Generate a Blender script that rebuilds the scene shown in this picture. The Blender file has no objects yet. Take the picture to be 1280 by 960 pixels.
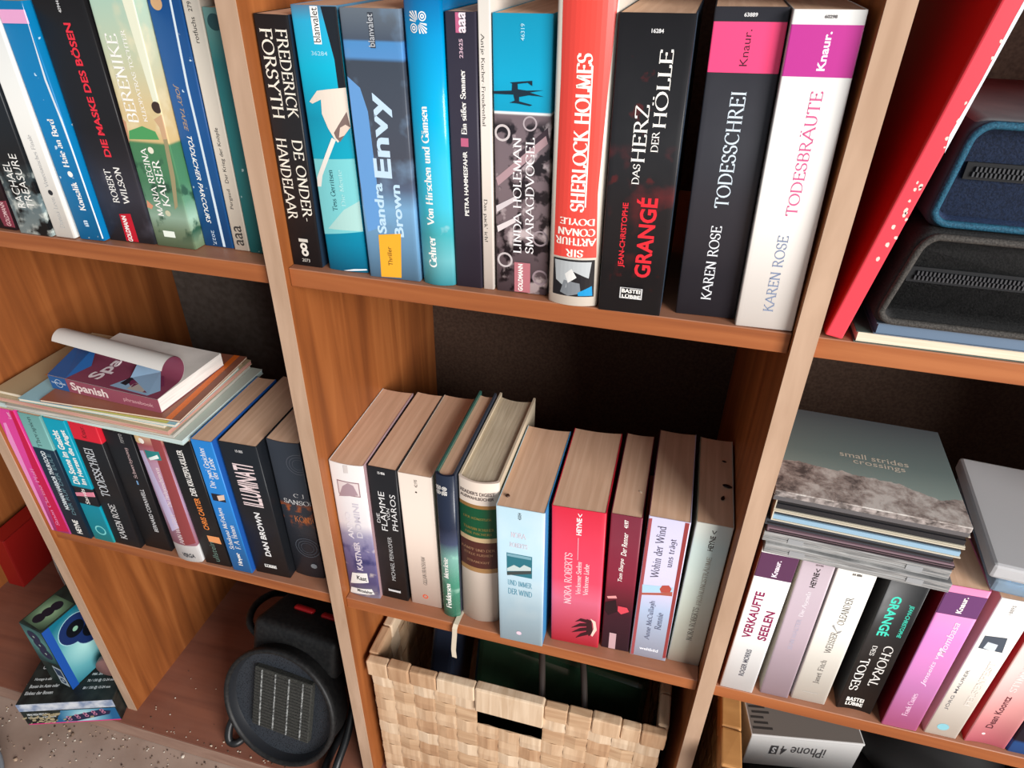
import bpy, bmesh, math, random
from mathutils import Vector, Matrix
random.seed(7)
SC = bpy.context.scene
COL = SC.collection
R_ = math.radians

# ------------------------------------------------------------------ camera
cam_data = bpy.data.cameras.new('camera')
cam = bpy.data.objects.new('camera', cam_data)
COL.objects.link(cam)
cam_data.sensor_fit = 'HORIZONTAL'
cam_data.sensor_width = 36.0
cam_data.lens = 857.01 / 1280 * 36.0
cam_data.clip_start = 0.01
cam.location = (0.32484, -0.45318, 0.24637)
cam.rotation_euler = (0.99324, -0.0151, 0.26005)
SC.camera = cam

# ------------------------------------------------------------------ world, light, exposure
world = bpy.data.worlds.new('room_light')
SC.world = world
world.use_nodes = True
bg = world.node_tree.nodes['Background']
bg.inputs[0].default_value = (0.86, 0.93, 1.0, 1)
bg.inputs[1].default_value = 0.34

def area_light(name, loc, target, sx, sy, power, color):
    d = bpy.data.lights.new(name, 'AREA')
    d.shape = 'RECTANGLE'; d.size = sx; d.size_y = sy; d.energy = power; d.color = color
    o = bpy.data.objects.new(name, d); COL.objects.link(o)
    o.location = loc
    o.rotation_euler = (Vector(target) - Vector(loc)).to_track_quat('-Z', 'Y').to_euler()
    return o
area_light('window_daylight', (2.75, -2.2, 0.85), (0.15, 0.05, -0.3), 1.8, 2.0, 222, (1.0, 0.975, 0.95))

vs = SC.view_settings
vs.view_transform = 'Standard'
vs.look = 'None'
vs.exposure = 0.0
vs.gamma = 1.0
vs.use_curve_mapping = False

# ------------------------------------------------------------------ helpers
def lin(c):
    return tuple((x / 255 / 12.92) if x / 255 <= 0.04045 else ((x / 255 + 0.055) / 1.055) ** 2.4 for x in c) + (1.0,)

MATS = {}
def plain(col, rough=0.45, spec=0.4, metal=0.0):
    k = ('plain', tuple(col), rough, spec, metal)
    if k in MATS: return MATS[k]
    m = bpy.data.materials.new('print_%d_%d_%d' % tuple(int(x) for x in col)); m.use_nodes = True
    b = m.node_tree.nodes['Principled BSDF']
    b.inputs['Base Color'].default_value = lin(col)
    b.inputs['Roughness'].default_value = rough
    b.inputs['Specular IOR Level'].default_value = spec
    b.inputs['Metallic'].default_value = metal
    MATS[k] = m
    return m

def nodes_of(m):
    nt = m.node_tree
    return nt, nt.nodes, nt.links, nt.nodes['Principled BSDF']

def ramp_node(ns, stops, interp='LINEAR'):
    r = ns.new('ShaderNodeValToRGB'); cr = r.color_ramp; cr.interpolation = interp
    while len(cr.elements) > 1: cr.elements.remove(cr.elements[-1])
    for i, (p, c) in enumerate(stops):
        e = cr.elements[0] if i == 0 else cr.elements.new(min(max(p, 0), 1))
        e.position = min(max(p, 0), 1); e.color = c
    return r

def mixrgb(ns, ls, fac, a, b):
    x = ns.new('ShaderNodeMix'); x.data_type = 'RGBA'
    for s, v in ((x.inputs['Factor'], fac), (x.inputs[6], a), (x.inputs[7], b)):
        if hasattr(v, 'is_output'): ls.new(v, s)
        else: s.default_value = v
    return x.outputs[2]

def spine_mat(stops, noise=(), rough=0.4):
    """printed cover: colour bands along the spine (UV v) with blotchy printed artwork and painted-in gloss"""
    k = ('spine', repr(stops), repr(noise), rough)
    if k in MATS: return MATS[k]
    m = bpy.data.materials.new('printed_spine'); m.use_nodes = True
    nt, ns, ls, b = nodes_of(m)
    uv = ns.new('ShaderNodeUVMap'); uv.uv_map = 'UVMap'
    sep = ns.new('ShaderNodeSeparateXYZ'); ls.new(uv.outputs[0], sep.inputs[0])
    r = ramp_node(ns, [(p, lin(c)) for p, c in stops]); ls.new(sep.outputs[1], r.inputs[0])
    col = r.outputs[0]
    tc = ns.new('ShaderNodeTexCoord')
    for (sc, c, lo, hi, v0, v1) in noise:
        n = ns.new('ShaderNodeTexNoise'); n.inputs['Scale'].default_value = sc; n.inputs['Detail'].default_value = 4
        ls.new(tc.outputs['Object'], n.inputs['Vector'])
        f = ramp_node(ns, [(lo, (0, 0, 0, 1)), (hi, (1, 1, 1, 1))]); ls.new(n.outputs['Fac'], f.inputs[0])
        e = 0.03
        mk = ramp_node(ns, [(v0 - e if v0 > 0 else 0, (0 if v0 > 0 else 1,) * 3 + (1,)), (v0 + e, (1, 1, 1, 1)), (v1 - e, (1, 1, 1, 1)), (v1, (0 if v1 < 1 else 1,) * 3 + (1,))])
        ls.new(sep.outputs[1], mk.inputs[0])
        mu = ns.new('ShaderNodeMath'); mu.operation = 'MULTIPLY'
        ls.new(f.outputs[0], mu.inputs[0]); ls.new(mk.outputs[0], mu.inputs[1])
        col = mixrgb(ns, ls, mu.outputs[0], col, lin(c))
    # faint scuffing
    n = ns.new('ShaderNodeTexNoise'); n.inputs['Scale'].default_value = 55; n.inputs['Detail'].default_value = 3
    ls.new(tc.outputs['Object'], n.inputs['Vector'])
    rr = ns.new('ShaderNodeMapRange'); rr.inputs['To Min'].default_value = rough - 0.06; rr.inputs['To Max'].default_value = rough + 0.12
    ls.new(n.outputs['Fac'], rr.inputs['Value']); ls.new(rr.outputs[0], b.inputs['Roughness'])
    ls.new(col, b.inputs['Base Color'])
    b.inputs['Specular IOR Level'].default_value = 0.45
    MATS[k] = m
    return m

def streak_mat(name, c1, c2, scale, stretch, rough=0.7, dust=None, bump=0.0, detail=6, c3=None, spec=0.3):
    """wood / page-edge like streaks; stretch = per axis multiplier on object coords; dust settles on upward faces"""
    m = bpy.data.materials.new(name); m.use_nodes = True
    nt, ns, ls, b = nodes_of(m)
    tc = ns.new('ShaderNodeTexCoord'); mp = ns.new('ShaderNodeMapping'); mp.inputs['Scale'].default_value = stretch
    ls.new(tc.outputs['Object'], mp.inputs[0])
    n = ns.new('ShaderNodeTexNoise'); n.inputs['Scale'].default_value = scale; n.inputs['Detail'].default_value = detail; n.inputs['Distortion'].default_value = 0.6
    ls.new(mp.outputs[0], n.inputs['Vector'])
    st = [(0.32, lin(c1)), (0.68, lin(c2))] if c3 is None else [(0.3, lin(c1)), (0.5, lin(c3)), (0.7, lin(c2))]
    r = ramp_node(ns, st); ls.new(n.outputs['Fac'], r.inputs[0])
    col = r.outputs[0]
    if dust:
        dc, amt = dust
        g = ns.new('ShaderNodeNewGeometry'); sp = ns.new('ShaderNodeSeparateXYZ'); ls.new(g.outputs['Normal'], sp.inputs[0])
        gt = ns.new('ShaderNodeMath'); gt.operation = 'GREATER_THAN'; gt.inputs[1].default_value = 0.7; ls.new(sp.outputs[2], gt.inputs[0])
        n2 = ns.new('ShaderNodeTexNoise'); n2.inputs['Scale'].default_value = 28; n2.inputs['Detail'].default_value = 5
        ls.new(tc.outputs['Object'], n2.inputs['Vector'])
        mr = ns.new('ShaderNodeMapRange'); mr.inputs['From Min'].default_value = 0.3; mr.inputs['From Max'].default_value = 0.7
        mr.inputs['To Min'].default_value = amt * 0.55; mr.inputs['To Max'].default_value = amt
        ls.new(n2.outputs['Fac'], mr.inputs['Value'])
        mu = ns.new('ShaderNodeMath'); mu.operation = 'MULTIPLY'; ls.new(gt.outputs[0], mu.inputs[0]); ls.new(mr.outputs[0], mu.inputs[1])
        col = mixrgb(ns, ls, mu.outputs[0], col, lin(dc))
    ls.new(col, b.inputs['Base Color'])
    b.inputs['Roughness'].default_value = rough
    b.inputs['Specular IOR Level'].default_value = spec
    if bump:
        bp = ns.new('ShaderNodeBump'); bp.inputs['Strength'].default_value = bump; bp.inputs['Distance'].default_value = 0.001
        ls.new(n.outputs['Fac'], bp.inputs['Height']); ls.new(bp.outputs[0], b.inputs['Normal'])
    return m

def speckle_mat(name, c1, c2, scale, lo, hi, rough=0.8, bump=0.0, spec=0.3, vor=False):
    m = bpy.data.materials.new(name); m.use_nodes = True
    nt, ns, ls, b = nodes_of(m)
    tc = ns.new('ShaderNodeTexCoord')
    if vor:
        n = ns.new('ShaderNodeTexVoronoi'); out = n.outputs['Distance']
    else:
        n = ns.new('ShaderNodeTexNoise'); n.inputs['Detail'].default_value = 5; out = n.outputs['Fac']
    n.inputs['Scale'].default_value = scale
    ls.new(tc.outputs['Object'], n.inputs['Vector'])
    r = ramp_node(ns, [(lo, lin(c1)), (hi, lin(c2))]); ls.new(out, r.inputs[0])
    ls.new(r.outputs[0], b.inputs['Base Color'])
    b.inputs['Roughness'].default_value = rough
    b.inputs['Specular IOR Level'].default_value = spec
    if bump:
        bp = ns.new('ShaderNodeBump'); bp.inputs['Strength'].default_value = bump; bp.inputs['Distance'].default_value = 0.001
        ls.new(out, bp.inputs['Height']); ls.new(bp.outputs[0], b.inputs['Normal'])
    return m

def link(name, bm, mats, parent=None, smooth=False):
    me = bpy.data.meshes.new(name)
    bmesh.ops.recalc_face_normals(bm, faces=bm.faces[:])
    if smooth:
        for f in bm.faces: f.smooth = True
    bm.to_mesh(me); bm.free()
    for m in (mats if isinstance(mats, (list, tuple)) else [mats]): me.materials.append(m)
    o = bpy.data.objects.new(name, me); COL.objects.link(o)
    if parent: o.parent = parent
    return o

def tag(o, label, cat, group=None, kind=None):
    o['label'] = label
    if cat: o['category'] = cat
    if group: o['group'] = group
    if kind: o['kind'] = kind
    return o

def thing(name, label, cat, loc=(0, 0, 0), rot=(0, 0, 0), group=None):
    o = bpy.data.objects.new(name, None); COL.objects.link(o)
    o.empty_display_size = 0.02
    o.location = loc; o.rotation_euler = rot
    return tag(o, label, cat, group)

def box(bm, x0, x1, y0, y1, z0, z1, bev=0.0, seg=2, mi=0, mat4=None):
    t = bmesh.new()
    bmesh.ops.create_cube(t, size=1.0)
    for v in t.verts:
        v.co = Vector(((x0 + x1) / 2 + v.co.x * (x1 - x0), (y0 + y1) / 2 + v.co.y * (y1 - y0), (z0 + z1) / 2 + v.co.z * (z1 - z0)))
    if bev > 0:
        bmesh.ops.bevel(t, geom=t.edges[:], offset=bev, segments=seg, affect='EDGES', profile=0.5)
    if mat4 is not None: t.transform(mat4)
    for f in t.faces: f.material_index = mi
    me = bpy.data.meshes.new('tmp'); t.to_mesh(me); t.free()
    bm.from_mesh(me); bpy.data.meshes.remove(me)
    return bm

def newbox(*a, **k):
    return box(bmesh.new(), *a, **k)

def prism(bm, pts, z0, z1, mi=0):
    lo = [bm.verts.new((x, y, z0)) for x, y in pts]; hi = [bm.verts.new((x, y, z1)) for x, y in pts]
    n = len(pts)
    fs = [bm.faces.new(list(reversed(lo))), bm.faces.new(hi)]
    for i in range(n):
        fs.append(bm.faces.new((lo[i], lo[(i + 1) % n], hi[(i + 1) % n], hi[i])))
    for f in fs: f.material_index = mi
    return bm

def tube(bm, pts, r, n=8, closed=False):
    pts = [Vector(p) for p in pts]; rings = []
    if not closed and len(pts) > 3 and not isinstance(r, (list, tuple)):   # round the bends
        q = []
        for i in range(len(pts) - 1):
            p0, p1, p2, p3 = pts[max(i - 1, 0)], pts[i], pts[i + 1], pts[min(i + 2, len(pts) - 1)]
            for k in range(5):
                t = k / 5
                q.append(0.5 * ((2 * p1) + (p2 - p0) * t + (2 * p0 - 5 * p1 + 4 * p2 - p3) * t * t + (3 * p1 - p0 - 3 * p2 + p3) * t ** 3))
        pts = q + [pts[-1]]
    m = len(pts)
    up0 = Vector((0.13, 0.21, 0.97))
    for i, p in enumerate(pts):
        a = pts[i - 1] if (i > 0 or closed) else p
        c = pts[(i + 1) % m] if (i < m - 1 or closed) else p
        d = (c - a).normalized()
        s = d.cross(up0).normalized(); t = s.cross(d)
        rr = r[i] if isinstance(r, (list, tuple)) else r
        rings.append([bm.verts.new(p + s * math.cos(2 * math.pi * k / n) * rr + t * math.sin(2 * math.pi * k / n) * rr) for k in range(n)])
    for i in range(m if closed else m - 1):
        A, B = rings[i], rings[(i + 1) % m]
        for k in range(n): bm.faces.new((A[k], A[(k + 1) % n], B[(k + 1) % n], B[k]))
    if not closed:
        bm.faces.new(list(reversed(rings[0]))); bm.faces.new(rings[-1])
    return bm

def lathe(bm, prof, n=40, axis='z', mi=0):
    """prof: (r, h) pairs round the local axis"""
    rings = []
    for r, h in prof:
        ring = []
        for k in range(n):
            a = 2 * math.pi * k / n
            c, s = r * math.cos(a), r * math.sin(a)
            ring.append(bm.verts.new((c, s, h) if axis == 'z' else (c, h, s)))
        rings.append(ring)
    for A, B in zip(rings, rings[1:]):
        for k in range(n):
            f = bm.faces.new((A[k], A[(k + 1) % n], B[(k + 1) % n], B[k])); f.material_index = mi
    return bm

def grid_sheet(bm, fn, nu, nv, mi=0, flip=False):
    V = [[bm.verts.new(fn(i / nu, j / nv)) for j in range(nv + 1)] for i in range(nu + 1)]
    for i in range(nu):
        for j in range(nv):
            q = (V[i][j], V[i + 1][j], V[i + 1][j + 1], V[i][j + 1])
            f = bm.faces.new(tuple(reversed(q)) if flip else q); f.material_index = mi; f.smooth = True
    return V

# ------------------------------------------------------------------ lettering
_sans = {}
def sans_polys(txt, bold=0.0, shear=0.0):
    k = (txt, bold, shear)
    if k in _sans: return _sans[k]
    cu = bpy.data.curves.new('t', 'FONT'); cu.body = txt; cu.offset = bold; cu.resolution_u = 3; cu.fill_mode = 'FRONT'
    cu.shear = shear
    o = bpy.data.objects.new('t', cu); COL.objects.link(o)
    dg = bpy.context.evaluated_depsgraph_get()
    me = bpy.data.meshes.new_from_object(o.evaluated_get(dg))
    vs_ = [(v.co.x, v.co.y) for v in me.vertices]
    fs = [tuple(p.vertices) for p in me.polygons]
    bpy.data.objects.remove(o); bpy.data.curves.remove(cu); bpy.data.meshes.remove(me)
    _sans[k] = (vs_, fs)
    return _sans[k]

# own serif alphabet, drawn with a broad nib: l = polyline, a = elliptical arc (cx cy rx ry from to), s = serif at a point
GL = {
'A': (.86, 'l 0 0 .42 1;l .42 1 .86 0;l .17 .36 .69 .36;s .02 0;s .84 0'), 'B': (.66, 'l .12 0 .12 1;l .12 1 .34 1;a .34 .76 .22 .24 90 -90;l .12 .52 .34 .52;a .36 .26 .26 .26 90 -90;l .12 0 .36 0'),
'C': (.78, 'a .44 .5 .4 .5 48 312;l .72 .74 .72 .95'), 'D': (.84, 'l .12 0 .12 1;l .02 1 .34 1;a .34 .5 .44 .5 90 -90;l .02 0 .34 0'),
'E': (.66, 'l .14 0 .14 1;l .02 1 .6 1;l .14 .52 .48 .52;l .02 0 .62 0;l .6 1 .6 .84;l .62 0 .62 .17;l .48 .6 .48 .44'), 'F': (.62, 'l .14 0 .14 1;l .02 1 .58 1;l .14 .5 .46 .5;s .14 0;l .58 1 .58 .82;l .46 .58 .46 .42'),
'G': (.82, 'a .44 .5 .4 .5 48 335;l .76 .02 .76 .42;s .74 .42;l .72 .74 .72 .95'), 'H': (.84, 'l .14 0 .14 1;l .7 0 .7 1;l .14 .52 .7 .52;s .14 0;s .14 1;s .7 0;s .7 1'),
'I': (.34, 'l .17 0 .17 1;s .17 0;s .17 1'), 'J': (.42, 'l .28 .1 .28 1;a .12 .06 .16 .2 0 -130;s .28 1'), 'K': (.8, 'l .14 0 .14 1;l .16 .46 .66 1;l .3 .6 .74 0;s .14 0;s .14 1;s .66 1;s .74 0'),
'L': (.56, 'l .14 0 .14 1;l .02 0 .54 0;l .54 0 .54 .2;s .14 1'), 'M': (1.0, 'l .12 0 .16 1;l .16 1 .5 .05;l .5 .05 .84 1;l .84 1 .88 0;s .12 0;s .88 0'), 'N': (.86, 'l .14 0 .14 1;l .14 1 .72 0;l .72 0 .72 1;s .14 0;s .72 1;s .08 1'),
'O': (.9, 'a .45 .5 .41 .5 0 360'), 'P': (.66, 'l .14 0 .14 1;l .02 1 .34 1;a .34 .74 .26 .26 90 -90;l .14 .48 .34 .48;s .14 0'), 'Q': (.9, 'a .45 .5 .41 .5 0 360;l .5 .2 .86 -.12'),
'R': (.76, 'l .14 0 .14 1;l .02 1 .34 1;a .34 .76 .24 .24 90 -90;l .14 .52 .34 .52;l .36 .52 .72 0;s .14 0;s .72 0'), 'S': (.6, 'a .3 .74 .22 .26 35 270;a .3 .25 .24 .25 90 -145;l .52 .95 .52 .76;l .06 .06 .06 .25'),
'T': (.74, 'l .37 0 .37 1;l .02 1 .72 1;l .03 1 .03 .82;l .71 1 .71 .82;s .37 0'), 'U': (.82, 'l .14 1 .14 .36;a .41 .34 .27 .34 180 360;l .68 .34 .68 1;s .14 1;s .68 1'), 'V': (.84, 'l 0 1 .42 0;l .42 0 .84 1;s .04 1;s .8 1'),
'W': (1.16, 'l 0 1 .3 0;l .3 0 .58 .95;l .58 .95 .86 0;l .86 0 1.16 1;s .03 1;s 1.12 1'), 'X': (.8, 'l .06 1 .74 0;l .06 0 .74 1;s .06 0;s .06 1;s .74 0;s .74 1'), 'Y': (.8, 'l .04 1 .4 .48;l .76 1 .4 .48;l .4 .48 .4 0;s .4 0;s .06 1;s .74 1'),
'Z': (.7, 'l .06 1 .64 1;l .64 1 .06 0;l .06 0 .66 0;l .06 1 .06 .84;l .66 0 .66 .18'),
'a': (.5, 'a .22 .17 .18 .17 20 340;a .24 .46 .16 .2 150 0;l .4 .46 .4 .04;l .4 .04 .48 .02'), 'b': (.56, 'l .1 0 .1 1;a .3 .33 .22 .33 160 -160;s .07 1'), 'c': (.46, 'a .27 .33 .23 .33 45 315'), 'd': (.58, 'l .46 0 .46 1;a .27 .33 .23 .33 20 340;s .43 1;s .5 0'),
'e': (.5, 'a .26 .33 .22 .33 0 315;l .06 .36 .48 .36'), 'f': (.36, 'l .14 0 .14 .8;a .28 .8 .14 .18 180 60;l .02 .64 .32 .64;s .14 0'), 'g': (.56, 'a .26 .4 .2 .24 0 360;l .46 .62 .46 0;a .26 -.06 .2 .2 0 -150'), 'h': (.6, 'l .12 0 .12 1;a .3 .44 .17 .2 170 0;l .47 .44 .47 0;s .12 0;s .47 0;s .08 1'),
'i': (.28, 'l .14 0 .14 .64;s .14 0;s .11 .64;l .14 .84 .14 .94'), 'j': (.28, 'l .16 -.1 .16 .64;a .06 -.1 .1 .14 0 -120;l .16 .84 .16 .94'), 'k': (.56, 'l .12 0 .12 1;l .14 .3 .44 .64;l .24 .42 .52 0;s .12 0;s .52 0;s .08 1'), 'l': (.28, 'l .14 0 .14 1;s .14 0;s .1 1'),
'm': (.9, 'l .12 0 .12 .64;a .27 .44 .15 .2 170 0;l .42 .44 .42 0;a .59 .44 .16 .2 170 0;l .75 .44 .75 0;s .12 0;s .42 0;s .75 0'), 'n': (.6, 'l .12 0 .12 .64;a .3 .44 .17 .2 170 0;l .47 .44 .47 0;s .12 0;s .47 0'), 'o': (.54, 'a .27 .33 .23 .33 0 360'), 'p': (.58, 'l .12 -.3 .12 .64;a .32 .33 .22 .33 160 -160;s .12 -.3'),
'q': (.58, 'l .46 -.3 .46 .64;a .27 .33 .23 .33 20 340;s .46 -.3'), 'r': (.42, 'l .12 0 .12 .64;a .3 .42 .17 .22 165 60;s .12 0'), 's': (.42, 'a .21 .48 .15 .17 30 270;a .21 .17 .17 .17 90 -150'), 't': (.36, 'l .15 .12 .15 .84;a .27 .12 .12 .12 180 310;l .02 .64 .32 .64'),
'u': (.6, 'l .11 .64 .11 .2;a .28 .2 .17 .2 180 360;l .46 .64 .46 0;s .5 0;s .08 .64;s .42 .64'), 'v': (.54, 'l .02 .64 .27 0;l .27 0 .52 .64;s .04 .64;s .5 .64'), 'w': (.8, 'l .02 .64 .2 0;l .2 0 .4 .6;l .4 .6 .58 0;l .58 0 .78 .64;s .04 .64;s .76 .64'), 'x': (.54, 'l .04 .64 .5 0;l .04 0 .5 .64;s .04 0;s .5 .64'),
'y': (.54, 'l .02 .64 .28 0;l .52 .64 .2 -.3;s .04 .64;s .5 .64'), 'z': (.48, 'l .04 .64 .44 .64;l .44 .64 .04 0;l .04 0 .46 0'), 'ß': (.6, 'l .12 0 .12 .8;a .28 .8 .16 .2 180 0;a .3 .55 .14 .1 80 -20;a .32 .25 .2 .25 90 -130;s .12 0'),
'-': (.4, 'l .06 .36 .34 .36'), '.': (.22, 'l .08 0 .08 .1'), '!': (.26, 'l .12 .3 .12 1;l .12 0 .12 .1'), "'": (.2, 'l .1 .75 .1 1'), ' ': (.34, ''), '<': (.5, 'l .45 .6 .1 .35;l .1 .35 .45 .1'),
}
for ch, base in (('Ä', 'A'), ('Ö', 'O'), ('Ü', 'U')):
    w_, s_ = GL[base]; GL[ch] = (w_, s_ + ';l %.2f 1.12 %.2f 1.22;l %.2f 1.12 %.2f 1.22' % (w_ * .34, w_ * .34, w_ * .66, w_ * .66))
for ch, base in (('ä', 'a'), ('ö', 'o'), ('ü', 'u')):
    w_, s_ = GL[base]; GL[ch] = (w_, s_ + ';l %.2f .82 %.2f .92;l %.2f .82 %.2f .92' % (w_ * .32, w_ * .32, w_ * .68, w_ * .68))
GL['É'] = (GL['E'][0], GL['E'][1] + ';l .3 1.08 .44 1.22')

def serif_polys(txt, thick=0.13):
    vs_, fs = [], []
    pen = 0.0
    def quad(pts):
        n = len(vs_); vs_.extend(pts); fs.append(tuple(range(n, n + len(pts))))
    for ch in txt:
        w_, spec = GL.get(ch, GL['o'])
        for st in filter(None, spec.split(';')):
            t = st.split(); k = t[0]; v = [float(x) for x in t[1:]]
            if k == 's':
                quad([(pen + v[0] - .11, v[1] - .022), (pen + v[0] + .11, v[1] - .022), (pen + v[0] + .11, v[1] + .022), (pen + v[0] - .11, v[1] + .022)])
                continue
            if k == 'l': pts = [(v[i], v[i + 1]) for i in range(0, len(v), 2)]
            else:
                n = max(6, int(abs(v[5] - v[4]) / 24))
                pts = [(v[0] + v[2] * math.cos(R_(v[4] + (v[5] - v[4]) * i / n)), v[1] + v[3] * math.sin(R_(v[4] + (v[5] - v[4]) * i / n))) for i in range(n + 1)]
            L, Rr = [], []
            for i, (x, y) in enumerate(pts):
                ax, ay = pts[max(i - 1, 0)]; bx, by = pts[min(i + 1, len(pts) - 1)]
                if k == 'a' and abs(v[5] - v[4]) >= 360 and i in (0, len(pts) - 1): ax, ay = pts[-2]; bx, by = pts[1]
                dx, dy = bx - ax, by - ay; d = math.hypot(dx, dy) or 1; dx /= d; dy /= d
                hw = 0.5 * (0.045 + (thick - 0.045) * abs(math.sin(math.atan2(dy, dx) - R_(14))) ** 1.3)
                L.append((pen + x - dy * hw, y + dx * hw)); Rr.append((pen + x + dy * hw, y - dx * hw))
            for i in range(len(pts) - 1): quad([L[i], Rr[i], Rr[i + 1], L[i + 1]])
        pen += w_ + 0.07
    return vs_, fs

def text_polys(txt, font):
    if font == 'serif': v, f = serif_polys(txt, 0.145)
    elif font == 'bserif': v, f = serif_polys(txt, 0.22)
    elif font == 'bold': v, f = sans_polys(txt, 0.028)
    elif font == 'cond': v, f = sans_polys(txt, 0.02)
    elif font == 'ital': v, f = sans_polys(txt, 0.008, 0.3)
    elif font == 'thin': v, f = sans_polys(txt, -0.006)
    else: v, f = sans_polys(txt, 0.004)
    xs = [p[0] for p in v]; ys = [p[1] for p in v]
    x0, x1, y0, y1 = min(xs), max(xs), min(ys), max(ys)
    return [((x - x0) / (x1 - x0), (y - y0) / (y1 - y0)) for x, y in v], f

def place_text(txt, font, o, u0, u1, v0, v1):
    v, f = text_polys(txt, font)
    out = []
    for x, y in v:
        if o == 'up': out.append((u1 - y * (u1 - u0), v0 + x * (v1 - v0)))
        elif o == 'down': out.append((u0 + y * (u1 - u0), v1 - x * (v1 - v0)))
        elif o == 'flip': out.append((u1 - x * (u1 - u0), v1 - y * (v1 - v0)))
        else: out.append((u0 + x * (u1 - u0), v0 + y * (v1 - v0)))
    return out, f

def flat_print(name, pts, faces, mapper, mat, parent, cuts=()):
    """thin printed shape; pts in surface coordinates (a, b), mapper -> 3D, cuts = a-values where the surface bends"""
    bm = bmesh.new()
    V = [bm.verts.new((x, y, 0)) for x, y in pts]
    for f in faces:
        if len(set(f)) < 3: continue
        try: bm.faces.new([V[i] for i in f])
        except ValueError: pass
    for c in cuts:
        bmesh.ops.bisect_plane(bm, geom=bm.verts[:] + bm.edges[:] + bm.faces[:], plane_co=(c, 0, 0), plane_no=(1, 0, 0))
    for v in bm.verts: v.co = Vector(mapper(v.co.x, v.co.y))
    me = bpy.data.meshes.new(name); bm.to_mesh(me); bm.free(); me.materials.append(mat)
    o = bpy.data.objects.new(name, me); COL.objects.link(o); o.parent = parent
    return o

def clampuv(pts):
    return [(min(max(u, .006), .994), min(max(v, .003), .997)) for u, v in pts]

def disc_pts(cx, cy, r, r0, n=20):
    if r0 <= 0: return [(cx + r * math.cos(2 * math.pi * k / n), cy + r * math.sin(2 * math.pi * k / n)) for k in range(n)], [tuple(range(n))]
    P = [(cx + q * math.cos(2 * math.pi * k / n), cy + q * math.sin(2 * math.pi * k / n)) for q in (r0, r) for k in range(n)]
    return P, [(k, (k + 1) % n, n + (k + 1) % n, n + k) for k in range(n)]

# ------------------------------------------------------------------ shared materials
M_WOODV = streak_mat('alder_veneer_upright', (118, 65, 33), (164, 99, 53), 5.0, (1.6, 9.0, 0.55), 0.45, None, 0.05, 6, (142, 81, 41))
M_WOODH = streak_mat('alder_veneer_shelf', (138, 77, 43), (168, 102, 60), 6.0, (0.6, 9.0, 14.0), 0.45, ((168, 122, 100), 0.75), 0.05, 6, (154, 89, 50))
M_EDGE = streak_mat('dusty_edge_band', (166, 136, 112), (186, 156, 132), 9.0, (6.0, 1.0, 0.9), 0.8)
M_BACK = speckle_mat('hardboard_back', (60, 43, 34), (76, 58, 47), 300, .35, .65, .85)
M_PAGES = streak_mat('old_page_edges', (212, 172, 142), (228, 190, 160), 5.0, (40.0, 2.0, 1.0), 0.9, None, 0.05, 4, (221, 181, 151), 0.1)
M_PAGES_CREAM = streak_mat('cream_page_edges', (188, 172, 146), (212, 198, 172), 7.0, (60.0, 3.0, 1.5), 0.9, None, 0.12, 5, None, 0.1)
M_PAPER = streak_mat('white_page_edges', (214, 210, 204), (236, 232, 226), 8.0, (3.0, 3.0, 70.0), 0.85, None, 0.1, 5, None, 0.1)
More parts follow.
